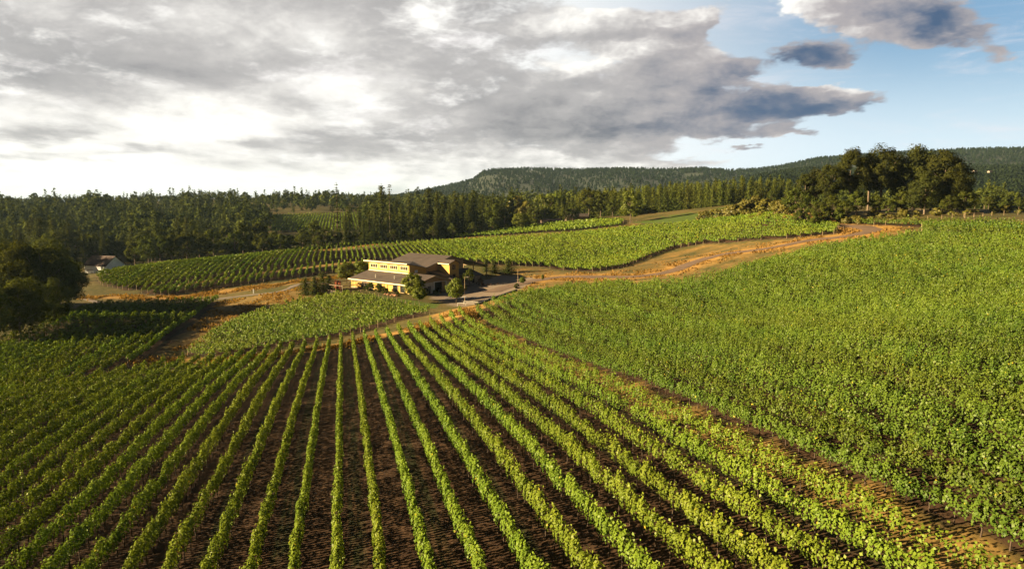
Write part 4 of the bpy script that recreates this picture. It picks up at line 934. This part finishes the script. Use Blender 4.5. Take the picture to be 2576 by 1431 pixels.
PR['darkfir'] = [proto('c', 300 + i, 6, 2.0, M['conifer'], M['bark'], 'small_fir', card=.42, n_wh=24, bare=.02, taper=.55) for i in range(2)]
for px, top, t, lab, w in [(764, 699, 203, 'dark small fir left of the deck, leftmost of the clump', 1.9), (788, 697, 201, 'dark small fir in the middle of the clump left of the deck', 2.0), (808, 684, 208, 'tallest dark fir of the clump left of the deck', 1.6), (824, 692, 206, 'dark small fir of the clump nearest the deck', 1.7),
                           (1222, 650, 246, 'thin dark pine beside the open carport', 1.2), (1243, 655, 242, 'dark spreading pine between carport and round evergreen', 1.7), (1279, 650, 240, 'dense dark rounded evergreen at the far side of the yard', 1.9)]:
    ptree('darkfir', px, top, t, lab, name='small_fir_tree', wide=w)
q = at_px(1180, 212); tree('broad', q[0], q[1], 6.0, 'dark leafy tree in shade before the winery tower', name='broadleaf_tree', wide=.75)
q = at_px(1207, 214); tree('rbush', q[0], q[1], 2.3, 'dark red leafed bush at the edge of the yard', 'bush', None, 'bush')
q = at_px(1300, 200); tree('bush', q[0], q[1], 1.6, 'dark low shrub at the foot of the pale pole', 'shrub', None, 'shrub')
def rock(x, y, s, lab, grp):
    import bmesh
    bm = bmesh.new(); bmesh.ops.create_icosphere(bm, subdivisions=2, radius=s)
    for v in bm.verts: v.co *= 1 + random.uniform(-.22, .22); v.co.z *= .6
    me = bpy.data.meshes.new('rock'); bm.to_mesh(me); bm.free(); o = link('rock', me, None, M['redrock']); o.location = (x, y, H(x, y) + s * .2); tag(o, lab, 'rock', grp)
for i in range(7):
    q = wpt(-4.5 + random.uniform(-2.6, 2.6), -4.2 + random.uniform(-.8, .8)); rock(q[0], q[1], random.uniform(.35, .7), 'reddish boulder in the bed before the winery front', 'boulders before the winery')
for i in range(6):
    q = wpt(1.5 + i * .6, 27 + i * .9); rock(q[0], q[1], random.uniform(.3, .55), 'grey brown boulder edging the shaded yard bed', 'boulders edging the yard')

# lamp posts, kerb, rails, stakes
def lamp(px, top, t, lab, arm=True, mat='steel'):
    q = at_px(px, t); h = top_h(px, top, t); R = empty('lamp_post', (q[0], q[1], H(*q))); tag(R, lab, 'lamp post')
    MB().tube([(0, 0, .5), (0, 0, h)], [.08, .05], 8).build('pole', M[mat], R); MB().tube([(0, 0, -.3), (0, 0, .7)], [.24, .24], 10).build('base', M['dark'], R)
    if arm: MB().tube([(0, 0, h - .25), (.55, -.1, h - .12)], [.04, .04], 6).build('arm', M[mat], R); MB().box((.5, -.22, h - .18), (.95, .06, h - .06)).build('lamp_head', M['steel'], R)
lamp(1168, 697, 179, 'tall lamp post with one pale head beside the oval young tree', True, 'post')
lamp(1303, 678, 205, 'slim pale pole standing beside the spreading tree at the yard edge', False, 'post')
kl = smooth_line(GP([(1196, 768), (1230, 755), (1262, 744), (1300, 731)]), 1.0)
def kerb():
    b = MB()
    for i in range(len(kl) - 1):
        a, c = kl[i], kl[i + 1]; n = np.array([-(c - a)[1], (c - a)[0]]); n /= np.linalg.norm(n); z0, z1 = H(*a), H(*c)
        P = [(*(a - n * .2), z0 - .3), (*(c - n * .2), z1 - .3), (*(c + n * .2), z1 - .3), (*(a + n * .2), z0 - .3), (*(a - n * .2), z0 + .42), (*(c - n * .2), z1 + .42), (*(c + n * .2), z1 + .42), (*(a + n * .2), z0 + .42)]
        b.poly(P, [(0, 3, 2, 1), (4, 5, 6, 7), (0, 1, 5, 4), (1, 2, 6, 5), (2, 3, 7, 6), (3, 0, 4, 7)])
    tag(b.build('retaining_wall', M['dark']), 'low dark timber retaining edge along the parking yard', 'wall')
kerb()
def rail(px, py, w, ang, lab, name='rail_fence', mat='white', h=.9, rails=2):
    q = G(px, py); R = empty(name, (q[0], q[1], H(*q)), ang); tag(R, lab, 'fence')
    nposts = max(int(w / 2.2) + 1, 2)
    for i in range(nposts):
        x = -w / 2 + w * i / (nposts - 1); MB().box((x - .07, -.07, -.3), (x + .07, .07, h)).build('post', M[mat], R)
    for j in range(rails):
        zz = h * (.93 - .42 * j); MB().box((-w / 2, -.10, zz - .07), (w / 2, -.072, zz + .07)).build('rail', M[mat], R)
rail(1172, 768, 4.5, -.25, 'short white rail at the foot of the lamp post', h=.6, rails=1, mat='steel')
rail(1185, 764, 4.0, -.35, 'second white rail just behind the lamp post', h=.6, rails=1, mat='steel')
for px, py, w, lab in [(2303, 547, 6, None), (2015, 529, 5, 'pale rail brace left of the drive entrance'), (2154, 534, 6, 'pale rail brace at the top corner of the upper vines'), (2450, 547, 6, 'pale rail brace on the crest fence right of the oak grove')]:
    if lab: rail(px, py, w, .05, lab, 'fence_brace', 'post', 1.5, 1)
for i, px in enumerate([2121, 2196, 2225, 2255, 2284, 2330, 2365, 2391, 2420, 2490, 2520, 2555, 1878, 1909, 1945, 1975]):
    q = at_px(px, 226 if px > 2100 else 262); o = link('fence_post', post_mesh(1.35, .055)); o.location = (q[0], q[1], H(*q)); tag(o, 'weathered timber post of the fence along the crest', 'fence post', 'posts of the crest fence')
for i in range(12):
    u = i / 11; q = G(930 + u * 125, 751 + u * 30); o = link('stake', post_mesh(1.9, .05)); o.location = (q[0], q[1], H(*q)); tag(o, 'pale wooden end stake at the upper edge of the block below the winery', 'stake', 'stakes at the block edge')
q = G(638, 738); o = link('marker_post', MB().box((-.14, -.14, -.2), (.14, .14, 1.4)).mesh('marker_post', M['white'])); o.location = (q[0], q[1], H(*q)); tag(o, 'lone white marker post on the grassy slope by the grey track', 'post')
rail(1590, 562, 10, .1, 'pale open rail frame at the end of the far vines', 'rail_fence', 'post', 2.0, 2)
# painted bay lines in the yard
for i in range(4):
    q = wpt(9 + i * 2.6, 3.5 + i * 1.2); L = np.array([q, q + E2 * 4.5]); ribbon('bay_line', smooth_line(L, .5), .14, .16, M['white'])

# white barn and small far buildings
def barn(px, py, t, L, Wd, wall, ridge, rz, lab, wm='white', rm='barnroof', doors=True, name='barn'):
    q = at_px(px, t); R = empty(name, (q[0], q[1], H(*q)), rz); tag(R, lab, name)
    MB().extr([(-L / 2, -Wd / 2, -1.5), (-L / 2, Wd / 2, -1.5), (-L / 2, Wd / 2, wall), (-L / 2, 0, ridge), (-L / 2, -Wd / 2, wall)], (L, 0, 0)).build('wall', M[wm], R)
    k = (ridge - wall) / (Wd / 2); e = Wd / 2 + .45
    MB().slab([(-L / 2 - .4, -e, wall - .45 * k + .14), (L / 2 + .4, -e, wall - .45 * k + .14), (L / 2 + .4, -.005, ridge + .14), (-L / 2 - .4, -.005, ridge + .14)], .12).build('roof', M[rm], R)
    MB().slab([(-L / 2 - .4, .005, ridge + .14), (L / 2 + .4, .005, ridge + .14), (L / 2 + .4, e, wall - .45 * k + .14), (-L / 2 - .4, e, wall - .45 * k + .14)], .12).build('roof', M[rm], R)
    if doors:
        for x in (-L * .22, L * .22):
            d = MB().box((x - 2.1, -Wd / 2 - .08, .0), (x + 2.1, -Wd / 2 - .005, 2.6)).build('door', M[wm], R)
            for j in range(5): MB().box((x - 1.9 + j * .78, -Wd / 2 - .11, 1.0), (x - 1.3 + j * .78, -Wd / 2 - .085, 1.3)).build('pane', M['glass'], d)
        MB().box((L / 2 + .005, -.8, -.2), (L / 2 + .08, 1.4, 2.6)).build('door', M['dark'], R)
    return R
barn(258, 684, 305, 14.5, 9, 3.4, 7.2, -.42, 'white barn with brown gable roof at the edge of the wood on the left')
barn(1385, 545, 450, 12, 8, 2.6, 4.2, .2, 'low brown shed with flat roof under the trees behind the far vines', 'bark', 'roof', False, 'shed')
barn(1450, 545, 455, 14, 8, 2.6, 4.4, .1, 'second long low shed under trees near the pale spreading tree', 'bark', 'roof', False, 'shed')
for px, py, t, lab in [(2438, 432, 1050, 'tiny white house on the wooded hill, leftmost'), (2476, 433, 1060, 'tiny white house among the trees of the right hill')]:
    o = barn(px, py, t, 6, 4, .6, 1.6, .3, lab, 'stone', 'barnroof', False, 'house')
    o.location.z = CAMZ + ray(px, py)[2] * t

# ------------------------------------------------------------------ air
def haze():
    m = bpy.data.materials.new('haze'); m.use_nodes = True; N = NT(m.node_tree); N.n.clear(); out = N.new('ShaderNodeOutputMaterial')
    v = N.new('ShaderNodeVolumePrincipled'); v.inputs['Color'].default_value = (.50, .74, 1.0, 1); v.inputs['Density'].default_value = .00004; v.inputs['Anisotropy'].default_value = .2
    N.l.new(v.outputs[0], out.inputs['Volume'])
    o = MB().box((-9100, -650, -140), (9100, 12200, 190)).build('haze', m); tag(o, 'thin blue evening haze over the valley', 'haze', kind='stuff')
haze()
